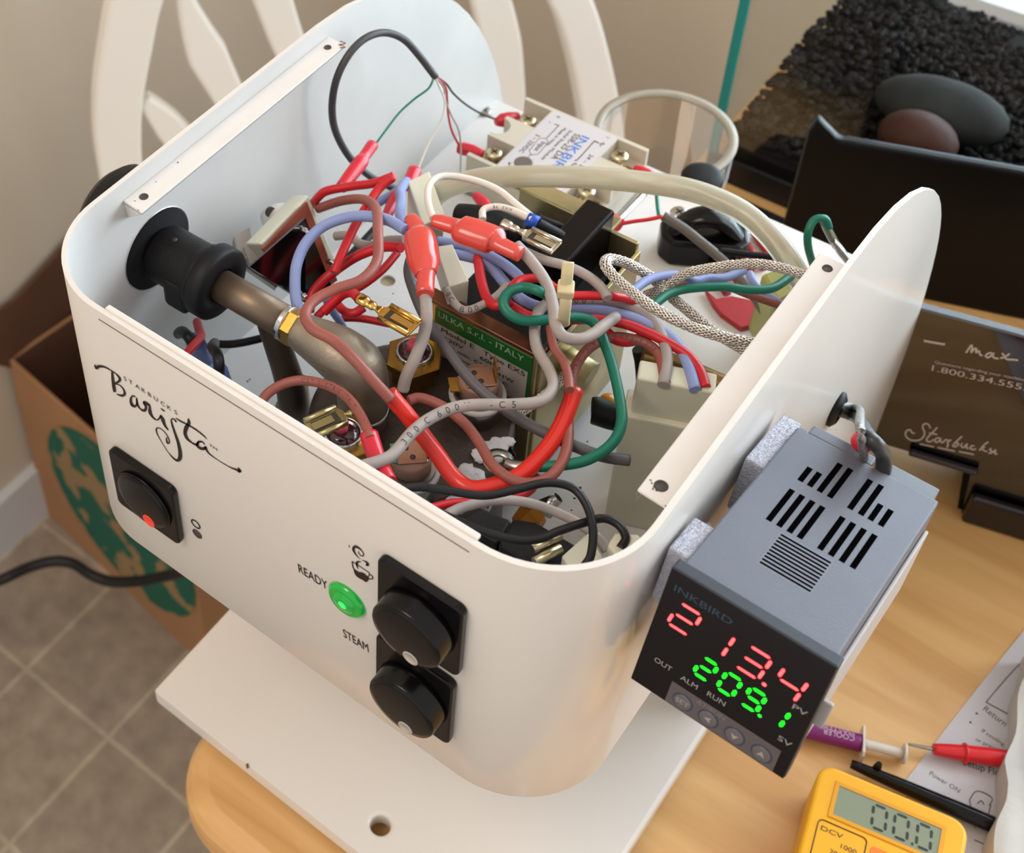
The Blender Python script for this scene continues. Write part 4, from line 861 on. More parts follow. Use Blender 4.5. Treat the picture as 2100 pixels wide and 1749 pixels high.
# ---- crimped sleeves (one thing each)
def sleeve(label, pts, rp, z, m=crimson, name='crimp_sleeve', flat=1.):
    P = [Z(p[0], p[1], p[2] if len(p) > 2 else z) for p in pts]
    return tag(obj(name, MB().tube(P, [pxr(r, p) for r, p in zip(rp, P)], 16, flat=flat, sub=4), m), label, 'crimp sleeve')
sleeve('long red crimp sleeve on the thin green conductor near the left wall', [(764, 297), (746, 322), (740, 332), (716, 364), (700, 385)], [13, 12, 16, 15, 13], -.050)
sleeve('red crimp sleeve above the cream connector, holding the thin white conductor', [(850, 350), (842, 368), (832, 384)], [15, 14, 11], -.068)
sleeve('red crimp sleeve slanting behind the periwinkle wire, left of the coral connector', [(812, 398), (800, 428), (788, 455)], [12, 12, 10], -.075)
sleeve('red fork terminal sleeve at the rear left screw of the relay', [(1016, 251), (1030, 247), (1046, 242), (1064, 237)], [7, 15, 13, 7], -.116)
sleeve('red fork terminal sleeve at the front left screw of the relay', [(938, 303), (950, 305), (968, 309), (990, 316)], [10, 14, 13, 8], -.112)
sleeve('small red crimp sleeve peeping out below the front left corner of the relay', [(975, 400), (990, 415), (1006, 432)], [9, 13, 10], -.105)
sleeve('tiny red crimp tip where the thin grey conductor ends', [(940, 360), (948, 368), (955, 374)], [5, 6, 5], -.100)
sleeve('red crimp sleeve tilted at the front right screw of the relay', [(1212, 428), (1234, 440), (1250, 450), (1272, 462)], [9, 15, 17, 15], -.100)
sleeve('red crimp sleeve at the rear right screw of the relay, half under the hose', [(1300, 346), (1315, 352), (1335, 362)], [8, 12, 12], -.112)
sleeve('pink red open sleeve pushed over the brown wire by the front left hex nut', [(757, 892), (765, 918), (778, 950), (796, 990)], [20, 20, 18, 20], -.038)
# ---- clear hose
hs = tag(obj('clear_hose', MB().tube([Z(*p) for p in ((880, 425, -.075), (895, 400, -.068), (930, 380, -.060), (990, 366, -.052), (1060, 362, -.046), (1140, 362, -.042), (1230, 366, -.040), (1320, 374, -.040), (1400, 386, -.040), (1470, 408, -.042), (1530, 440, -.045), (1580, 485, -.050), (1618, 535, -.058), (1650, 590, -.070))], .0044, 24), hosem), 'milky clear hose arching over the relay to the right side', 'hose')
# ---- red wires
R = lambda lab, pts, rp=9, z=-.040: wire('red_wire', lab, w_red, pts, rp, z)
R('red wire running from the switch bracket to the tip of the upper bend', [(640, 420, -.060), (655, 402, -.052), (672, 391), (720, 382), (765, 376), (800, 364, -.036), (809, 360, -.035)], 9)
r2 = R('red wire falling steeply from the upper bend toward the chrome plate', [(806, 364, -.034), (778, 386), (752, 424), (732, 456), (714, 492), (696, 533), (686, 560, -.048)], 9)
R('red wire from the vertical coral connector down past the chrome plate', [(823, 508, -.040), (790, 506), (755, 516), (724, 530), (686, 556), (658, 580), (640, 606), (634, 640, -.064)], 10)
R('dark red wire curving below the brown loop to the cast elbow', [(815, 518, -.062), (790, 548), (765, 570), (735, 590), (700, 604), (672, 628), (650, 650, -.066)], 8)
R('red wire ending in the upper gold spade terminal', [(664, 640, -.050), (684, 620), (704, 603), (722, 600), (736, 612, -.036)], 10)
R('short red wire looping beneath the gold spade terminal', [(690, 622, -.056), (706, 638), (726, 642), (746, 630, -.052)], 9)
R('dark red wire lying level behind the cast elbow', [(700, 652, -.085), (730, 652), (760, 656), (800, 664, -.085)], 8)
R('red wire bending in a U left of the green loop', [(975, 505, -.045), (982, 545), (988, 580), (1000, 614), (1018, 626), (1050, 616, -.036)], 10)
R('red wire arching over the top of the green loop', [(1048, 592, -.034), (1062, 577), (1084, 571), (1112, 573), (1142, 594), (1165, 605), (1210, 606), (1260, 608, -.038), (1300, 618), (1345, 642, -.052)], 9)
R('red wire passing inside the green loop and on to the white power plug', [(1040, 622, -.042), (1062, 636), (1085, 648), (1120, 656), (1180, 655), (1230, 656), (1280, 664), (1330, 683), (1375, 706), (1412, 730), (1436, 762), (1447, 795, -.050)], 10)
R('short thick red wire end under the green wire, by the cable tie', [(1236, 672, -.050), (1256, 692), (1285, 700), (1330, 690, -.052)], 11)
rf_ = R('red wire low behind the front rim below the black wires', [(880, 1042, -.050), (929, 1031), (993, 1028), (1050, 1022), (1090, 1004), (1100, 975, -.060)], 8)
# ---- periwinkle wires
Bw = lambda lab, pts, rp=10, z=-.035: wire('periwinkle_wire', lab, w_blue, pts, rp, z)
Bw('periwinkle wire in a big open loop left of the coral connector', [(620, 650, -.050), (608, 620), (605, 580), (609, 540), (627, 499), (660, 466), (703, 448), (744, 443), (792, 450), (832, 472, -.026)], 11)
Bw('short periwinkle wire dropping into the vertical coral connector', [(834, 372, -.062), (821, 392), (822, 413), (820, 437), (832, 464, -.028)], 10)
Bw('periwinkle wire crossing behind the red bend at the rear', [(745, 438, -.078), (775, 416), (806, 398), (830, 380, -.074)], 9)
Bw('lowest periwinkle wire under the brown loop by the cast elbow', [(668, 612, -.070), (680, 635), (694, 655), (704, 672, -.085)], 8)
Bw('periwinkle wire sweeping from the connectors through the tied bundle to the plug', [(897, 518, -.044), (950, 524), (1000, 542), (1039, 585), (1074, 616), (1115, 631), (1166, 633), (1235, 636), (1305, 654), (1364, 684), (1395, 715), (1414, 756), (1426, 800, -.050)], 11, -.036)
Bw('second periwinkle wire from the coral connectors into the green loop', [(897, 494, -.044), (940, 502), (985, 516), (1022, 534), (1055, 558), (1078, 582, -.040)], 10)
Bw('wavy periwinkle wire to the right flange above the green wire', [(1296, 598, -.044), (1329, 574), (1371, 564), (1405, 568), (1425, 576), (1450, 570), (1485, 570), (1525, 554, -.058)], 9)
Bw('periwinkle wire descending toward the right flange behind the braided cable', [(1536, 560, -.070), (1552, 588), (1590, 616), (1625, 640, -.070)], 8)
# ---- white wires and sleeves
wire('white_wire', 'white wire arching high above the hose to the blue banded sleeve', w_white, [(888, 448, -.028), (878, 415), (879, 384), (895, 365), (926, 361), (977, 371), (1022, 390), (1056, 417), (1092, 446, -.036)], 7)
ww = wire('white_wire', 'shorter white wire hooked above the horizontal coral connector', w_white, [(990, 450, -.036), (992, 430), (1019, 424), (1053, 432), (1090, 450, -.034)], 7)
lettering(ww, '8A  EWM', .35, .0011)
bs = thing('diode_sleeve', 'two black heat shrink sleeves with a blue band above the silver terminal', 'sleeve', Z(1130, 480, -.045))
obj('blue_band', MB().tube([Z(1082, 448, -.035), Z(1104, 458, -.0355)], pxr(14, Z(1090, 450, -.035)), 18), mat('band_blue', (34, 76, 176), .4), bs)
obj('black_sleeve', MB().tube([Z(1100, 457, -.0355), Z(1140, 478, -.040), Z(1175, 498, -.046)], pxr(12, Z(1130, 470, -.04)), 18), black_rub, bs)
obj('black_sleeve', MB().tube([Z(1100, 446, -.044), Z(1140, 462, -.046), Z(1178, 480, -.050)], pxr(9, Z(1130, 470, -.05)), 16), black_rub, bs)
# ---- brown wires
Nw = lambda lab, pts, rp=10.5, z=-.030: wire('brown_wire', lab, w_brown, pts, rp, z)
Nw('brown wire looping from the switch bracket around into the long red sleeve', [(652, 428, -.058), (700, 412), (745, 409), (771, 428, -.030), (775, 480, -.022), (773, 535), (742, 573), (690, 592), (645, 616), (626, 645), (640, 674), (683, 698), (725, 736, -.022), (769, 784), (802, 820, -.031)], 10.5)
b4 = Nw('brown wire arching from the front rim into the pink sleeve', [(530, 835, -.050), (548, 808), (580, 788), (620, 780), (671, 790), (712, 815), (743, 858), (760, 900, -.036)], 10)
lettering(b4, 'CET ELETRIC ITALY', .32, .0015, .9)
b3 = Nw('brown wire rising in an arc from the boiler over to the white power plug', [(838, 822, -.052), (862, 816), (907, 833), (950, 866), (980, 903), (1010, 953), (1049, 983), (1091, 991), (1130, 976), (1156, 940), (1165, 897), (1165, 835), (1172, 780), (1185, 743), (1213, 710), (1254, 692), (1292, 694), (1329, 706), (1354, 734), (1364, 785, -.050)], 10.5, -.028)
lettering(b3, 'CET ELETRIC ITALY  AWM STYLE 3135', .60, .0015, .9)
Nw('brown wire descending beside the grey loop toward the red sleeve', [(1128, 668, -.040), (1136, 712), (1156, 742), (1166, 775), (1168, 800, -.038)], 9)
Nw('brown wire between the green and periwinkle wires by the right flange', [(1325, 604, -.060), (1365, 588), (1415, 576), (1470, 580), (1540, 606), (1600, 626, -.070)], 8)
# ---- long red sleeve
tag(obj('heat_sleeve', MB().tube([Z(*p) for p in ((797, 806, -.032), (830, 845, -.038), (862, 886, -.044), (897, 932, -.050), (930, 978, -.054), (966, 1002, -.055), (1014, 996, -.055), (1070, 972, -.054), (1120, 922, -.052), (1152, 870, -.050), (1180, 798, -.046))], .0029, 22), red_sleeve), 'long glossy red insulating sleeve bent in a V over the boiler', 'sleeve')
# ---- dark cables
wire('dark_grey_cable', 'dark grey cable slanting down from the coral connector to the white plug', w_dgrey, [(846, 520, -.040), (838, 556), (850, 600), (872, 650), (909, 705), (960, 774), (1012, 822), (1080, 868), (1149, 902), (1229, 934), (1290, 944, -.058)], 11)
wire('black_wire', 'straight black wire slanting on the floor left of the hole', w_black, [(700, 545, -.095), (735, 508), (772, 468, -.095)], 9)
wire('black_wire', 'black wire lying between the collar and the drain pipe', w_black, [(438, 705, -.090), (470, 706), (500, 702), (535, 694, -.090)], 8)
wire('black_wire', 'black wire arching in the front right corner down to the nearer connector', w_black, [(822, 1003, -.022), (864, 999), (929, 1008), (993, 1016), (1057, 1004), (1121, 990), (1173, 1000), (1203, 1036), (1216, 1086), (1212, 1137), (1199, 1160, -.034)], 8.5, -.02)
wk = wire('black_wire', 'black wire along the front rim curling into the rightmost connector', w_black, [(868, 1037, -.030), (929, 1064), (993, 1090), (1060, 1107), (1110, 1104), (1143, 1090), (1194, 1073), (1237, 1063), (1269, 1077), (1283, 1103), (1272, 1124, -.036)], 8.5)
wire('dark_grey_tube', 'stiff brown grey tube sloping from the clamp under the braided cable', mat('tube_brown_grey', (92, 84, 78), .5), [(1360, 443, -.100), (1400, 467), (1433, 493), (1470, 523), (1508, 560), (1545, 605), (1575, 650, -.112)], 10)
wire('black_tube', 'short black tube pointing right from the clamp', black_rub, [(1475, 514, -.105), (1530, 521), (1583, 527, -.105)], 7)
# ---- grey wires
G = lambda lab, pts, rp=11, z=-.026: wire('grey_wire', lab, w_grey, pts, rp, z)
g1 = G('grey printed wire from the front rim curving up through the bundle to the plug', [(742, 956, -.034), (800, 936), (843, 889), (886, 856), (950, 832), (1057, 829), (1109, 822), (1134, 794), (1127, 760), (1100, 710), (1098, 660), (1110, 632), (1140, 619), (1218, 616), (1280, 624), (1332, 650), (1360, 695), (1368, 740), (1360, 790, -.050)], 11.5)
lettering(g1, '300 C 600V   -C5', .085, .0022, 2.0); lettering(g1, 'C 600V -', .655, .0022, 1.3)
G('grey wire leaving the horizontal coral connector in an S bend beside the tie', [(1058, 502, -.026), (1090, 536), (1120, 580), (1134, 626), (1139, 664), (1156, 690), (1190, 695), (1218, 684), (1238, 668, -.036), (1262, 650, -.044)], 11.5)
G('grey wire running behind the cable tie to the right', [(1072, 514, -.034), (1115, 533), (1166, 547), (1208, 568), (1235, 592), (1246, 612, -.036)], 10)
G('grey wire hanging from the vertical coral connector to the boiler', [(870, 590, -.026), (875, 643), (870, 684), (852, 732), (834, 770), (826, 800, -.052)], 12)
g5 = G('pale printed grey wire sagging over the pump label', [(914, 592, -.040), (934, 624), (958, 636), (995, 622), (1022, 604), (1040, 584, -.040)], 8)
lettering(g5, '0C  800', .10, .0020, 1.0)
G('grey wire behind the brown loop to the vertical coral connector', [(688, 484, -.066), (717, 483), (737, 499), (765, 503), (795, 493), (830, 492, -.050)], 9)
G('grey wire arching low behind the front rim, above the brass fitting', [(915, 1056, -.036), (950, 1040), (1014, 1026), (1079, 1030), (1143, 1051), (1194, 1078), (1229, 1107), (1244, 1130, -.046)], 10)
# ---- green wires
Gn = lambda lab, pts, rp=10, z=-.026: wire('green_wire', lab, w_green, pts, rp, z)
g0 = Gn('green earth wire looping in the bundle and running to the ring terminal', [(1128, 610, -.036), (1108, 598, -.029), (1074, 589), (1044, 599), (1032, 622), (1046, 645), (1082, 658), (1149, 652), (1190, 651), (1222, 665), (1240, 705), (1254, 743), (1269, 807), (1275, 863), (1256, 908), (1207, 942), (1143, 955), (1080, 957, -.055)], 10.5)
Gn('green wire waving from the bundle under the right flange', [(1340, 626, -.048), (1371, 603), (1412, 592), (1480, 588), (1532, 594), (1583, 591), (1622, 566, -.056)], 9)
gt = thing('earth_lead', 'teal green lead curling into a clear sleeved spade terminal behind the right flange', 'wire', Z(1690, 500, -.090))
obj('lead', MB().tube([Z(*p) for p in ((1668, 545, -.100), (1658, 510, -.088), (1657, 478, -.080), (1670, 451, -.076), (1692, 449, -.076), (1700, 468, -.080))], pxr(8, Z(1670, 460, -.08)), 12), w_green, gt)
obj('clear_sleeve', MB().tube([Z(1690, 455, -.078), Z(1702, 480, -.086), Z(1716, 505, -.094)], pxr(9, Z(1700, 480, -.08)), 14), mat('sleeve_clear', (160, 160, 140), .15, trans=.6, ior=1.3), gt)
obj('spade_body', MB().tube([Z(1708, 492, -.088), Z(1722, 512, -.094), Z(1740, 535, -.100)], [.0018, .0040, .0036], 12, flat=.45, up=(0, 0, 1)), steel, gt)
rt_ = thing('ring_terminal', 'metal ring terminal crimped on the green earth wire beside the white paste', 'terminal', Z(1040, 955, -.056))
c = Z(1022, 948, -.057)
obj('ring', MB().lathe(c, (0, 0, 1), [(.0052, 0), (.0052, .0009), (.0024, .0009), (.0024, 0), (.0052, 0)], 28), steel, rt_)
obj('crimp', MB().tube([Z(1038, 952, -.0565), Z(1060, 958, -.0555), Z(1084, 957, -.055)], [.0022, .0023, .0021], 16), steel, rt_)
# ---- braided cables
def braided(lab, pts, rp, z=-.03):
    o = wire('braided_cable', lab, [braid_core, braid], pts, rp, z, cat='cable', seg=10)
    P, r = o_pts[o.name]; r = sum(r)/len(r) if isinstance(r, list) else r; org = o.location.copy()
    Q, _ = crom(P, [r]*len(P), 40); acc = 0; mb = MB(); fr = None; N = []
    for i, p in enumerate(Q):
        t_ = (Q[min(i+1, len(Q)-1)] - Q[max(i-1, 0)]).normalized()
        n = (V((0, 0, 1)) if fr is None else fr); n = (n - t_*n.dot(t_)).normalized(); fr = n
        if i: acc += (p - Q[i-1]).length
        N.append((p, n, t_.cross(n), acc))
    for sg in (1, -1):
        for k in range(10):
            pt = []
            for p, n, b, a in N:
                th_ = k*2*math.pi/10 + sg*a/(r*2.0); rr = r*(1.06 + .10*math.sin(a/(r*2.0)*10 + (0 if sg > 0 else math.pi) + k)); pt.append(p + (n*math.cos(th_) + b*math.sin(th_))*rr)
            mb.tube(pt, r*.17, 4, 0, sub=1, caps=False)
    st_ = obj('woven_strands', mb, braid, o); return o
braided('braided steel cable entering high under the right flange', [(1655, 566, -.036), (1600, 549), (1549, 541), (1498, 544), (1446, 552), (1405, 562, -.046), (1360, 590, -.052), (1320, 612, -.056)], 8)
braided('braided steel cable making a long narrow loop in front of the right flange', [(1560, 706, -.036), (1528, 700), (1480, 690), (1412, 668), (1343, 633), (1292, 596), (1258, 566), (1241, 542, -.032), (1250, 531), (1281, 538), (1316, 556), (1345, 576, -.05), (1377, 609), (1412, 638), (1463, 680), (1535, 722, -.066)], [10, 10, 10, 10, 10, 9, 8, 8, 8, 8, 8, 8, 8, 8, 8, 8])
braided('short braided cable emerging beside the grey loop near the boiler', [(1180, 738, -.070), (1160, 764), (1143, 788), (1102, 822), (1060, 850, -.074)], 8)
# ---- thin red and black pair to the front right relay sleeve
wire('thin_wire_pair', 'thin red and black twisted pair reaching the tilted sleeve from the clamp', w_red, [(1268, 460, -.100), (1300, 454), (1330, 450), (1358, 444, -.098)], 4)
wire('thin_green_wire', 'short thin green wire standing up beside the clamp', w_green, [(1352, 446, -.100), (1349, 425), (1347, 402, -.104)], 4)
# ---- insulated coral connectors
def coralc(lab, pts, rp, zz):
    P = [Z(x, y, zz) for x, y in pts]; rs = [pxr(r, p)*1.06 for r, p in zip(rp, P)]
    o = tag(obj('insulated_connector', MB().tube(P, rs, 26, flat=.8, up=(0, 0, 1), sub=3), coral), lab, 'connector'); return o
coralc('coral red insulated connector standing upright beside the brown loop', [(842, 446), (850, 460), (855, 471), (858, 477), (860, 484), (864, 505), (869, 535), (870, 545), (872, 562), (873, 568), (872, 604)], [13, 17, 18, 23, 31, 33, 32, 30, 21, 18, 17], -.026)
coralc('coral red insulated connector lying level in front of the white wires', [(887, 452), (904, 456), (932, 464), (939, 467), (946, 470), (970, 478), (1006, 490), (1014, 493), (1022, 499), (1030, 504), (1068, 522)], [14, 17, 18, 23, 31, 33, 32, 30, 21, 18, 17], -.024)
# ---- spade terminals
def spade(nm, lab, m, a, b, c_, z, rc, rb_):
    """crimp from a to b, flat body from b to c_ (photo points)"""
    A_, B_, C_ = Z(*a, z), Z(*b, z), Z(*c_, z); u = (C_ - B_).normalized(); v = V((-u.y, u.x, 0)).normalized(); w_ = pxr(rb_, B_); L_ = (C_ - B_).length
    t_ = thing('spade_terminal', lab, 'terminal', A_)
    obj('crimp_barrel', MB().tube([A_, A_.lerp(B_, .3), A_.lerp(B_, .42), A_.lerp(B_, .62), A_.lerp(B_, .75), B_], [pxr(rc*1.1, A_), pxr(rc*1.1, A_), pxr(rc*.8, A_), pxr(rc*.85, A_), pxr(rc*.5, A_), pxr(rc*.9, A_)], 14, flat=.7, up=(0, 0, 1), sub=3), m, t_)
    T = frame(B_, u, v)
    pl = [(-.0004, -w_*.35), (.0012, -w_), (L_, -w_), (L_, w_), (.0012, w_), (-.0004, w_*.35)]
    obj('spade_body', MB().prism([T((x, y, -.0004)) for x, y in pl], (0, 0, .0008)), m, t_, bevel=.0002)
    for s_ in (-1, 1): obj('rolled_edge', MB().tube([T((.0012, s_*w_*.88, .0006)), T((L_ - .0002, s_*w_*.88, .0006))], w_*.26, 12), m, t_)
    obj('lock_slot', MB().prism([T((x, y, .00045)) for x, y in ((L_*.16, -w_*.52), (L_*.88, -w_*.52), (L_*.88, w_*.52), (L_*.16, w_*.52))], (0, 0, .00008)), mat('slot_dark', (48, 40, 28), .5), t_)
    obj('spring_tongue', MB().box((L_*.32, -w_*.34, .0004), (L_*.90, w_*.34, .0009), T), m, t_)
gold = mat('terminal_gold', (214, 172, 96), .22, 1); silv = mat('terminal_silver', (206, 198, 180), .22, 1)
spade('gold', 'gold spade terminal on a red wire above the rear hex nut', gold, (736, 611), (783, 638), (850, 676), -.030, 13, 24)
spade('silver', 'silver spade terminal tucked behind the horizontal coral connector', silv, (1030, 457), (1076, 478), (1142, 510), -.030, 11, 20)
spade('old', 'dull brass spade terminal plugged on the front hex nut', mat('terminal_dull', (170, 156, 112), .3, 1), (722, 846), (706, 850), (634, 882), -.040, 8, 26)
# ---- cable tie
ct = thing('cable_tie', 'pale translucent cable tie standing up around the wire bundle', 'cable tie', Z(1160, 600, -.03))
tie = mat('tie_nylon', (222, 208, 168), .35, sss=.4, trans=.2)
h0 = Z(1160, 594, -.016)
obj('tie_head', MB().box((-.0028, -.0028, -.002), (.0028, .0028, .0026), frame(h0, (.75, .4, 0), (-.4, .75, .2))), tie, ct, bevel=.0008)
obj('tie_tail', MB().tube([h0, Z(1163, 565, -.010), Z(1165, 537, -.006)], .0021, 8, flat=.35, up=(.5, -.5, .5)), tie, ct)
obj('tie_band', MB().tube([h0 + V((0, 0, -.001)), Z(1160, 620, -.020), Z(1157, 645, -.026), Z(1156, 668, -.036)], .0021, 8, flat=.35, up=(.5, -.5, .5)), tie, ct)
# ---- blue crimps at the left front
def bluec(lab, a, b, z1, z2):
    t_ = thing('blue_crimp', lab, 'crimp sleeve', Z(*a, z2))
    obj('sleeve', MB().tube([Z(*b, z2), Z(*b, z2).lerp(Z(*a, z1), .5), Z(*a, z1)], .0038, 18), blue_pl, t_); return t_
t_ = bluec('blue crimp sleeve hugging a bent black wire by the front rim', (447, 762), (462, 800), -.060, -.085)
obj('black_wire_end', MB().tube([Z(448, 775, -.062), Z(449, 750, -.052), Z(446, 728, -.052), Z(436, 712, -.060), Z(440, 704, -.075)], .0021, 12), w_black, t_)
t_ = bluec('blue crimp sleeve nearer the left corner behind a red wire', (400, 700), (420, 742), -.070, -.092)
obj('black_wire_end', MB().tube([Z(398, 708, -.070), Z(388, 692, -.066), Z(374, 680, -.072), Z(366, 684, -.082)], .0022, 12), w_black, t_)
wire('red_wire', 'bent red wire poking above the front rim near the left corner', w_red, [(404, 660, -.080), (408, 675), (412, 690), (398, 708), (378, 732, -.056)], 9)
# ================================================================= TEMPERATURE CONTROLLER
CR = Matrix(((0.9998382, 0.0101762, 0.0148309), (-0.0131244, 0.9765909, 0.2147042), (-0.0122988, -0.2148641, 0.9765665)))
CO = V((.2260295, .0346108, -.0120310))
def K(p): return CO + CR @ (V(p) * .001)           # millimetres in the controller's own axes
kx_, ky_, kz_ = (CR @ V((1, 0, 0))), (CR @ V((0, 1, 0))), (CR @ V((0, 0, 1)))
tcx = thing('temperature_controller', 'grey temperature controller with red and green digits fixed to the right side of the machine', 'controller', K((24, 40, -48)))
cgrey = mat('case_grey', (92, 94, 104), .55, noise=.06, scale=40, bump=.12, bscale=2500)
face_m = mat('face_black', (17, 12, 14), .18, spec=.3)
obj('case_body', MB().box((1.6, 5, -46.4), (46.4, 86, -1.5), K), cgrey, tcx, bevel=.0006)
bz = obj('front_bezel', MB().box((0, .35, -48), (48, 5.4, 0), K), mat('bezel_dark', (48, 50, 57), .5, spec=.3), tcx, bevel=.0007, seg=3)
fc_ = obj('display_window', MB().box((.25, 0, -47.7), (47.75, .36, -.3), K), face_m, tcx, bevel=.0003)
def FT(y=-.05): return lambda p: K((p[0], y - p[2], p[1]))
led_r = mat('led_red', (255, 62, 66), .4, emit=4.0); led_g = mat('led_green', (24, 236, 40), .4, emit=1.1)
SEG = dict(a=((.08, 1), (.92, 1)), b=((1, .94), (1, .56)), c=((1, .44), (1, .06)), d=((.08, 0), (.92, 0)), e=((0, .06), (0, .44)), f=((0, .56), (0, .94)), g=((.1, .5), (.9, .5)))
NUM = {'0': 'abcdef', '1': 'bc', '2': 'abged', '3': 'abgcd', '4': 'fgbc', '9': 'abcdfg'}
def segs(mb, ch_, x, z0, w_, h, t_, sl, T, only=None):
    for s_ in NUM[ch_]:
        (u0, v0), (u1, v1) = SEG[s_]; p0 = V((x + u0*w_ + v0*sl, z0 + v0*h, 0)); p1 = V((x + u1*w_ + v1*sl, z0 + v1*h, 0))
        d = (p1 - p0).normalized(); q = V((-d.y, d.x, 0))*t_/2; e = d*t_*.55
        mb.prism([T(p) for p in (p0, p0 + e + q, p1 - e + q, p1, p1 - e - q, p0 + e - q)], (T((0, 0, .00001)) - T((0, 0, 0))))
rd = MB()
for ch_, x in (('2', 4.3), ('1', 14.3), ('3', 25.0), ('4', 35.3)): segs(rd, ch_, x, -19.4, 6.6, 9.6, .95, 1.3, FT())
for i, x in enumerate(((4.3, '2'), (14.3, '1'), (25.0, '3'), (35.3, '4'))):
    m_ = MB(); segs(m_, x[1], x[0], -19.4, 6.6, 9.6, .95, 1.3, FT()); obj('red_digit', m_, led_r, fc_)
def dot(x, z, r, m_, nm): obj(nm, MB().prism([FT()((x + r*math.cos(a*.52), z + r*math.sin(a*.52), 0)) for a in range(12)], -ky_*.00005), m_, fc_)
dot(33.6, -19.6, .65, led_r, 'red_decimal_point')
for x in ((15.6, '2'), (22.8, '0'), (30.0, '9'), (36.9, '1')):
    m_ = MB(); segs(m_, x[1], x[0], -30.9, 4.5, 7.7, 1.15, 1.0, FT()); obj('green_digit', m_, led_g, fc_)
dot(35.8, -31.1, .6, led_g, 'green_decimal_point')
def ftext(s_, x, z, w_, h, m_, nm): obj(nm, text(MB(), s_, FT(-.02), w_, h, x, z, .03), m_, fc_)
ftext('INKBIRD', 2.8, -7.0, 17.2, 2.4, mat('print_dim_blue', (40, 62, 84), .5), 'maker_lettering')
pg = mat('print_grey', (150, 144, 144), .5)
for s_, x, z, w_ in (('OUT', 4.6, -35.8, 5.4), ('ALM', 13.0, -36.2, 5.2), ('RUN', 21.2, -35.8, 5.4), ('PV', 42.2, -21.6, 4.0), ('SV', 42.2, -35.2, 3.9)): ftext(s_, x, z, w_, 1.9, pg, 'indicator_lettering')
kp_ = obj('keypad_strip', MB().prism([FT()((x, z, 0)) for x, z in ((11.3, -38.6), (44.4, -38.3), (44.6, -47.2), (11.3, -47.3))], -ky_*.00012), mat('keypad_grey', (86, 78, 80), .35), fc_)
bl = mat('button_ring', (44, 74, 98), .5); kf = mat('button_face', (96, 88, 90), .35)
for i, x in enumerate((16.0, 24.0, 32.1, 40.2)):
    c = K((x, -.20, -43.6))
    b_ = obj('button', MB().lathe(c, -ky_, [(.0027, 0), (.0027, .0002), (.0022, .0003), (1e-6, .0003)], 30), kf, fc_, label=['button marked SET', 'button with a left arrow', 'button with a down arrow', 'button with an up arrow'][i])
    b_ring = obj('button_ring', MB().lathe(c, -ky_, [(.0031, 0), (.0031, .0001), (.0028, .0001), (.0028, 0), (.0031, 0)], 34), bl, fc_)
    m_ = MB(); T = lambda p, x=x: K((x + p[0], -.55, -43.6 + p[1]))
    if i == 0: obj('set_lettering', text(MB(), 'SET', lambda p: K((p[0], -.52, p[1])), 4.0, 1.7, 14.0, -44.4), pg, fc_)
    else:
        tri = {1: ((-1.2, 0), (.9, -1.1), (.5, 0), (.9, 1.1)), 2: ((0, -1.2), (1.2, .9), (0, .5), (-1.2, .9)), 3: ((0, 1.2), (-1.2, -.9), (0, -.5), (1.2, -.9))}[i]
        m_.add([T(p) for p in tri], [(0, 1, 2, 3)]); obj('arrow_mark', m_, pg, fc_)
obj('atrun_lettering', text(MB(), 'AT/RUN', lambda p: K((p[0], -.20, p[1])), 8.6, 1.6, 19.4, -40.6), mat('print_dim', (116, 108, 108), .5), fc_)
vd = mat('vent_black', (5, 5, 6), .9, spec=0)
def slot(x, y0, y1, w_=1.7): obj('vent_slot', MB().box((x - w_/2, y0, -1.6), (x + w_/2, y1, -1.44), K), vd, tcx)
for x, y0, y1 in ((12.1, 62.6, 70.6), (15.1, 62.6, 70.6), (18.2, 62.5, 79.4), (21.4, 62.5, 79.6), (27.7, 62.3, 79.4), (31, 62.3, 79.6), (33.9, 62.3, 71.2), (37, 62.3, 71.2), *((x, 39.5, 57.2) for x in (12.0, 15.2, 18.4, 21.5)), *((x, 39.6, 57.4) for x in (27.6, 30.8, 34, 37.2))): slot(x, y0, y1)
gm = MB(); gm.box((16.7, 21.0, -1.6), (32.3, 37.8, -1.47), K)
gp = obj('grille_panel', gm, mat('grille_grey', (98, 100, 110), .5), tcx)
for i in range(10): obj('grille_line', MB().box((17.0, 21.8 + i*1.62, -1.5), (32.0, 22.6 + i*1.62, -1.43), K), vd, gp)
obj('rear_tab', MB().box((5.0, 86, -3.2), (25.5, 91.5, -1.8), K).box((1.6, 86, -46.4), (4.5, 89, -3.2), K), cgrey, tcx, bevel=.0008)
obj('terminal_cover', MB().box((28.5, 86, -6.5), (44.8, 92.6, -2.2), K), mat('smoky_cover', (132, 140, 148), .15, trans=.5, ior=1.2), tcx, bevel=.0006)
obj('terminal_row', MB().box((4.5, 86, -44), (44.5, 88.5, -7), K), black_sat, tcx)
obj('mounting_bracket', MB().box((46.5, 7, -38), (47.7, 84, -12), K).box((46.5, 7, -30), (50.5, 8.5, -20), K), mat('bracket_pale', (168, 160, 156), .5), tcx, bevel=.0004)
vm = mat('velcro_white', (214, 214, 226), .95, bump=1., bscale=1500, noise=.2, scale=900)
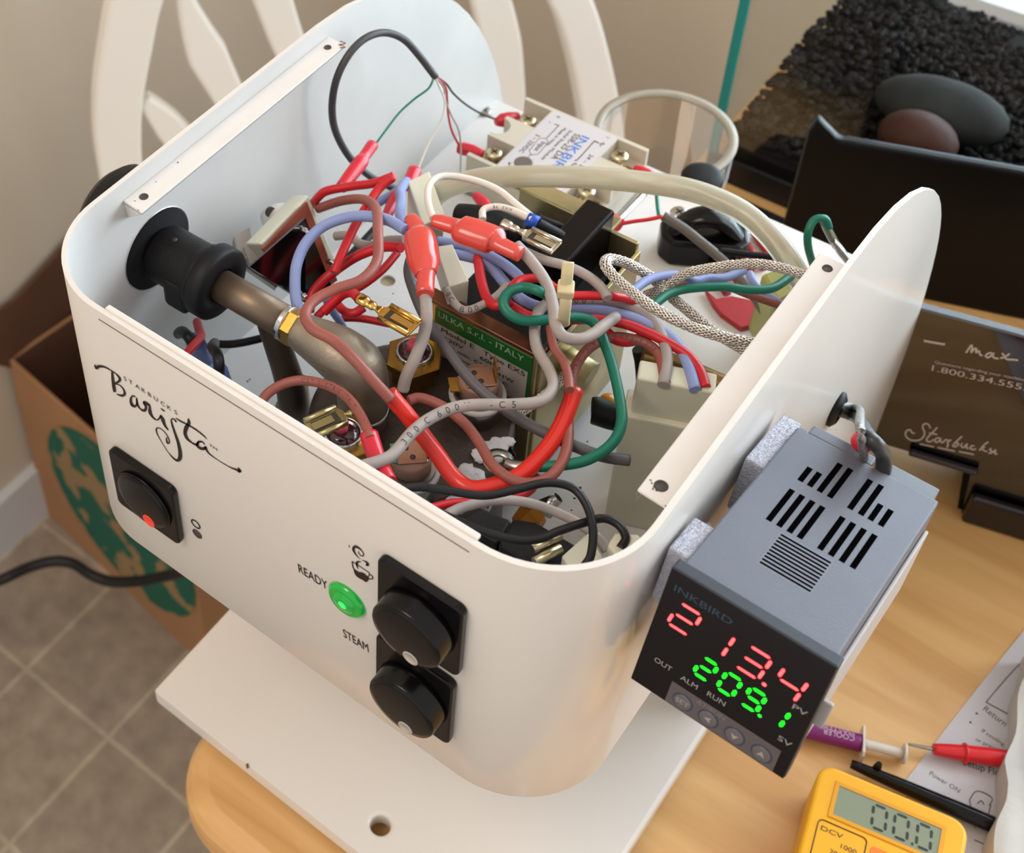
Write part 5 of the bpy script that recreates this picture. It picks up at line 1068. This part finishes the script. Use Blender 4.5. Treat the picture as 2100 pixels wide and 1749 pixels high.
for i, (y0, y1, lb_) in enumerate(((11, 28, 'white fuzzy hook and loop strip beside the front of the controller'), (63, 92, 'white fuzzy hook and loop strip beside the rear of the controller'))):
    m = MB().box((-5.0, y0, -26), (1.45, y1, -4.2), K); rn2 = random.Random(i)
    o_ = obj('fastener_strip', m, vm, bevel=.0008); tag(o_, lb_, 'fastener')
    fz = MB()
    for k in range(260):
        p = K((rn2.uniform(-4.9, 1.3), rn2.uniform(y0, y1), -4.4)); d = V((rn2.uniform(-1, 1), rn2.uniform(-1, 1), rn2.uniform(.4, 1.4)))*.0009
        fz.add([p, p + V((.00022, 0, 0)), p + d], [(0, 1, 2)])
    f_ = obj('fuzz', fz, vm, o_); f_['kind'] = 'stuff'
g0_ = at(1712, 838, 0, HW) + V((.001, 0, 0)); e1 = K((24, 90, -14))
sc = thing('controller_lead', 'black sleeved lead with braided cable and red cap behind the controller', 'cable', g0_)
obj('black_sleeve', MB().tube([g0_, g0_ + V((.008, .000, .001)), onp(1778, 892, e1, V((.2, -1, 0)).normalized()), onp(1812, 935, e1, V((.2, -1, 0)).normalized()), K((30, 88, -10))], .0024, 16), mat('sleeve_grey', (44, 44, 45), .4), sc)
obj('braid', MB().tube([g0_ + V((0, 0, .003)), g0_ + V((.007, .001, .0052)), onp(1768, 868, e1, V((.2, -1, 0)).normalized()) + V((0, -.002, .001)), K((23, 91, -6))], .0014, 12), mat('braid_lead', (150, 146, 142), .5, .4, noise=.6, scale=1400, detail=1), sc)
rc_ = onp(1770, 905, K((20, 89, 0)), ky_)
obj('red_cap', MB().blob(rc_, .0036, (1, 1, 1.1), 20, 12), crimson, sc)

# ================================================================= THINGS ON THE TABLE
my = mat('meter_yellow', (232, 168, 18), .4, sss=.05); MZ = -.262
q0, q1, q3 = Z(1684, 1560, MZ), Z(1990, 1688, MZ), Z(1612, 1760, MZ); mu_ = (q1 - q0).normalized(); mv_ = V((mu_.y, -mu_.x, 0)); mw_ = (q1 - q0).length; ml_ = .118
T = frame(V((q0.x, q0.y, 0)), mu_, mv_, (0, 0, 1))
mm = thing('multimeter', 'yellow digital multimeter with a grey display reading 00.0', 'multimeter', V((q0.x, q0.y, TZ)) + mu_*mw_/2 + mv_*.05)
obj('meter_case', MB().prism([T((x, y, TZ + .0005)) for x, y, _ in rounded(0, 0, mw_, ml_, .007, 8)], (0, 0, MZ - TZ - .0005)), my, mm, bevel=.0016, seg=3)
def ML(x, y):
    p = Z(x, y, MZ) - V((q0.x, q0.y, 0)); return p.dot(mu_), p.dot(mv_)
a0, a1, a2 = ML(1722, 1609), ML(1931, 1703), ML(1705, 1663)
lx0_, ly0_, lx1_, ly1_ = a0[0], (a0[1] + a1[1])/2, a1[0], a2[1] + .0012
lc_ = obj('display', MB().box((lx0_, ly0_, MZ - .0004), (lx1_, ly1_, MZ + .0002), T), mat('lcd_grey', (132, 140, 118), .25), mm, label='grey liquid crystal display')
obj('display_frame', MB().box((lx0_ - .0016, ly0_ - .0016, MZ - .0006), (lx1_ + .0016, ly0_, MZ + .0005), T).box((lx0_ - .0016, ly1_, MZ - .0006), (lx1_ + .0016, ly1_ + .0016, MZ + .0005), T).box((lx0_ - .0016, ly0_, MZ - .0006), (lx0_, ly1_, MZ + .0005), T).box((lx1_, ly0_, MZ - .0006), (lx1_ + .0016, ly1_, MZ + .0005), T), mat('meter_amber', (218, 150, 14), .4), mm)
ld = mat('lcd_ink', (44, 50, 42), .6)
TL_ = lambda p: T((p[0], -p[1], MZ + .00025 + p[2]))
W_ = lx1_ - lx0_; zt_ = -(ly0_ + .0016); hh = (ly1_ - ly0_) - .0034
for i, x in enumerate((.37, .58, .80)):
    m_ = MB(); segs(m_, '0', lx0_ + W_*x, zt_ - hh, W_*.13, hh, W_*.03, -.0008, TL_); obj('display_digit', m_, ld, lc_)
obj('decimal_point', MB().box((lx0_ + W_*.755, ly1_ - .0024, MZ + .0002), (lx0_ + W_*.775, ly1_ - .0014, MZ + .0004), T), ld, lc_)
dx0, dy0 = ML(1655, 1690)
fr_ = MB(); rp_ = rounded(.0045, ly1_ + .0040, mw_*.40, ly1_ + .03, .002, 5)
for i in range(len(rp_)): fr_.tube([T((rp_[i][0], rp_[i][1], MZ + .0001)), T((rp_[(i+1) % len(rp_)][0], rp_[(i+1) % len(rp_)][1], MZ + .0001))], .00025, 6)
obj('range_outline', fr_, mat('meter_ink', (90, 56, 24), .6), mm)
for s_, x, y, w_ in (('DCV', .0060, .0085, .0085), ('1000', .0145, .0125, .006), ('200', .0110, .0165, .0045)): obj('range_lettering', text(MB(), s_, lambda p: T((p[0], -p[1], MZ + .0002)), w_, .0020, x, -(ly1_ + y)), MATS['meter_ink'], mm)
obj('orange_patch', MB().prism([T((x, y, MZ)) for x, y, _ in rounded(mw_*.43, ly1_ + .006, mw_*.62, ly1_ + .02, .0015, 4)], (0, 0, .0002)), mat('meter_orange', (232, 120, 30), .4), mm)
obj('dial', MB().lathe(T((mw_*.5, ly1_ + .042, MZ)), (0, 0, 1), [(.013, 0), (.0125, .004), (1e-6, .0045)], 36), black_sat, mm)
# ---- probes, paste syringe
def rod(nm, parent, a, b, z, rs, m, n_=None, seg=18):
    A_, B_ = Z(*a, z), Z(*b, z); P = [A_.lerp(B_, i/(len(rs)-1)) for i in range(len(rs))]
    return obj(nm, MB().tube(P, [pxr(r, p) for r, p in zip(rs, P)], seg, sub=3), m, parent)
PZ = TZ + .0052
rp = thing('test_probe', 'red multimeter test probe with a metal needle lying on the paper', 'probe', Z(1980, 1546, TZ))
pr_red = mat('probe_red', (214, 24, 34), .4, coat=.2)
rod('handle', rp, (1914, 1536), (2110, 1562), PZ, [11, 14, 16, 17, 18, 18, 18, 18], pr_red)
rod('needle', rp, (1863, 1526), (1918, 1537), PZ, [2.5, 3.5, 4], steel)
ca_ = Z(1979, 1545, PZ); ax_ = (Z(2050, 1555, PZ) - Z(1914, 1536, PZ)).normalized()
obj('finger_guard', MB().lathe(ca_, ax_, [(.0020, -.0006), (.0044, -.0005), (.0046, 0), (.0044, .0005), (.0020, .0006)], 28), pr_red, rp)
kb_ = thing('test_probe', 'black multimeter test probe lying along the top edge of the yellow multimeter', 'probe', Z(1880, 1620, TZ))
rod('handle', kb_, (1745, 1566), (2075, 1708), TZ + .0050, [9, 12, 14, 15, 16, 17, 17, 17], black_pl)
nb = Z(1803, 1566, TZ + .010); obj('finger_guard', MB().tube([nb + V((0, 0, -.006)), nb], [.0022, .0012], 12), black_pl, kb_)
sy = thing('paste_syringe', 'small syringe with a purple label and white plunger lying on the table', 'syringe', Z(1740, 1520, TZ))
purple = mat('label_purple', (122, 34, 108), .4); clr = mat('syringe_white', (214, 206, 198), .35, sss=.3)
SZ_ = TZ + .0050
rod('barrel', sy, (1640, 1492), (1766, 1524), SZ_, [17, 18, 18, 18, 18], purple)
A_, B_ = Z(1766, 1524, SZ_), Z(1640, 1492, SZ_); ud = (B_ - A_).normalized(); vd_ = V((-ud.y, ud.x, 0)); rr0 = pxr(18, A_)
for row, (s_, yy0) in enumerate((('COOLER', -.0002), ('MASTER', -.0026))):
    def TW(p, yy0=yy0): 
        th_ = (p[1] + yy0)/rr0; return A_ + ud*(p[0] + .0035) + (V((0, 0, 1))*math.cos(th_) + vd_*math.sin(th_))*(rr0 + .00012)
    obj('label_lettering', text(MB(), s_, TW, .0130, .0022), mat('label_pale', (206, 176, 196), .5), sy)
rod('plunger', sy, (1768, 1524), (1852, 1545), SZ_, [10, 10, 10], clr)
ax2 = -ud
obj('finger_flange', MB().lathe(A_ + ax2*.0002, ax2, [(.0062, 0), (.0064, .0004), (.0062, .0009), (.0035, .001)], 28), clr, sy) if False else obj('finger_flange', MB().prism([A_ + vd_*x + V((0, 0, z)) for x, z in ((-.0075, -.0028), (-.0062, -.0042), (.0062, -.0042), (.0075, -.0028), (.0075, .0028), (.0062, .0042), (-.0062, .0042), (-.0075, .0028))], ax2*.0009), clr, sy)
obj('plunger_end', MB().lathe(Z(1852, 1545, SZ_), ax2, [(.0044, 0), (.0046, .0005), (.0044, .001)], 26), clr, sy)
# ---- papers
papm = mat('paper', (198, 194, 198), .7); 
pp_ = thing('instruction_sheet', 'white printed instruction sheet lying under the red probe', 'paper', Z(2040, 1600, TZ))
PT = TZ + .0006
obj('sheet', MB().prism(pq([(2110, 1280), (2020, 1392), (1952, 1478), (1905, 1540), (1856, 1602), (1990, 1790), (2260, 1830), (2330, 1500)], TZ + .0002), (0, 0, .0003)), papm, pp_)
def ptx(s_, a, b, h, m_=None):
    A_, B_ = Z(*a, PT), Z(*b, PT); u_ = (B_ - A_); obj('print', text(MB(), s_, frame(A_, u_, V((-u_.y, u_.x, 0))), u_.length, h), m_ or mat('print_ink', (90, 88, 92), .6), pp_)
ptx('Power ON', (1905, 1588), (1966, 1626), .0022); ptx('Setup Flow', (1975, 1568), (2065, 1598), .0034, ink); ptx('Return', (2015, 1455), (2060, 1490), .0030); ptx('If cooling', (2012, 1500), (2058, 1530), .0020); ptx('or press set', (2000, 1518), (2062, 1548), .0018)
d = MB()
for p in ([(2022, 1440), (2060, 1395), (2100, 1352)], [(2022, 1440), (2070, 1466), (2110, 1490)], [(1988, 1640), (2004, 1622), (2034, 1636), (2028, 1652)], [(1988, 1640), (1996, 1664), (2022, 1676), (2032, 1650)], [(2004, 1648), (2012, 1642), (2018, 1650)], [(1998, 1722), (2020, 1732), (2045, 1745)], [(1998, 1698), (2006, 1690), (2012, 1700)]): stroke(d, p, 2.2, lambda x, y: Z(x, y, PT), (0, 0, 1), lift=.0001)
obj('diagram_lines', d, MATS['print_ink'], pp_)
for x, y in ((2003, 1463), (1990, 1481)): obj('arrow_mark', MB().lathe(Z(x, y, PT), (0, 0, 1), [(.0007, 0), (.0007, .0001), (1e-6, .0001)], 3, smooth=False), ink, pp_)
npk = MB(); N_ = 26; a_, b_, c_, d_ = [Z(x, y, TZ + .004) for x, y in ((2096, 1352), (2018, 1775), (2280, 1860), (2340, 1400))]
rn3 = random.Random(2); vs = []
for i in range(N_ + 1):
    for j in range(N_ + 1):
        u_, v_ = i/N_, j/N_; p = a_.lerp(b_, u_).lerp(d_.lerp(c_, u_), v_)
        p = p + V((.0012*math.sin(u_*19), 0, 0)) if j == 0 else p
        vs.append(p + V((0, 0, .0115 + .0028*math.sin(u_*9 + v_*4) + .0016*math.sin(v_*13 - u_*6) + .0018*(1 if abs(u_ - .66) < .05 else 0))))
n1 = N_ + 1; lo = [V((p.x, p.y, TZ + .0009)) for p in vs]
fs = [(i*n1+j, (i+1)*n1+j, (i+1)*n1+j+1, i*n1+j+1) for i in range(N_) for j in range(N_)]
ed = [i*n1 for i in range(n1)] + [N_*n1 + j for j in range(1, n1)] + [i*n1 + N_ for i in range(N_ - 1, -1, -1)] + [j for j in range(N_ - 1, 0, -1)]
npk.add(vs, fs, 0, True); npk.add([vs[i] for i in ed] + [lo[i] for i in ed], [(k, (k+1) % len(ed), len(ed) + (k+1) % len(ed), len(ed) + k) for k in range(len(ed))])
npk.add([lo[0], lo[N_], lo[-1], lo[N_*n1]], [(0, 1, 2, 3)])
tag(obj('crumpled_paper', npk, mat('paper_grey', (190, 186, 180), .8, noise=.06, scale=60, bump=.2, bscale=300)), 'crumpled greyish white paper covering the end of the red probe', 'paper')
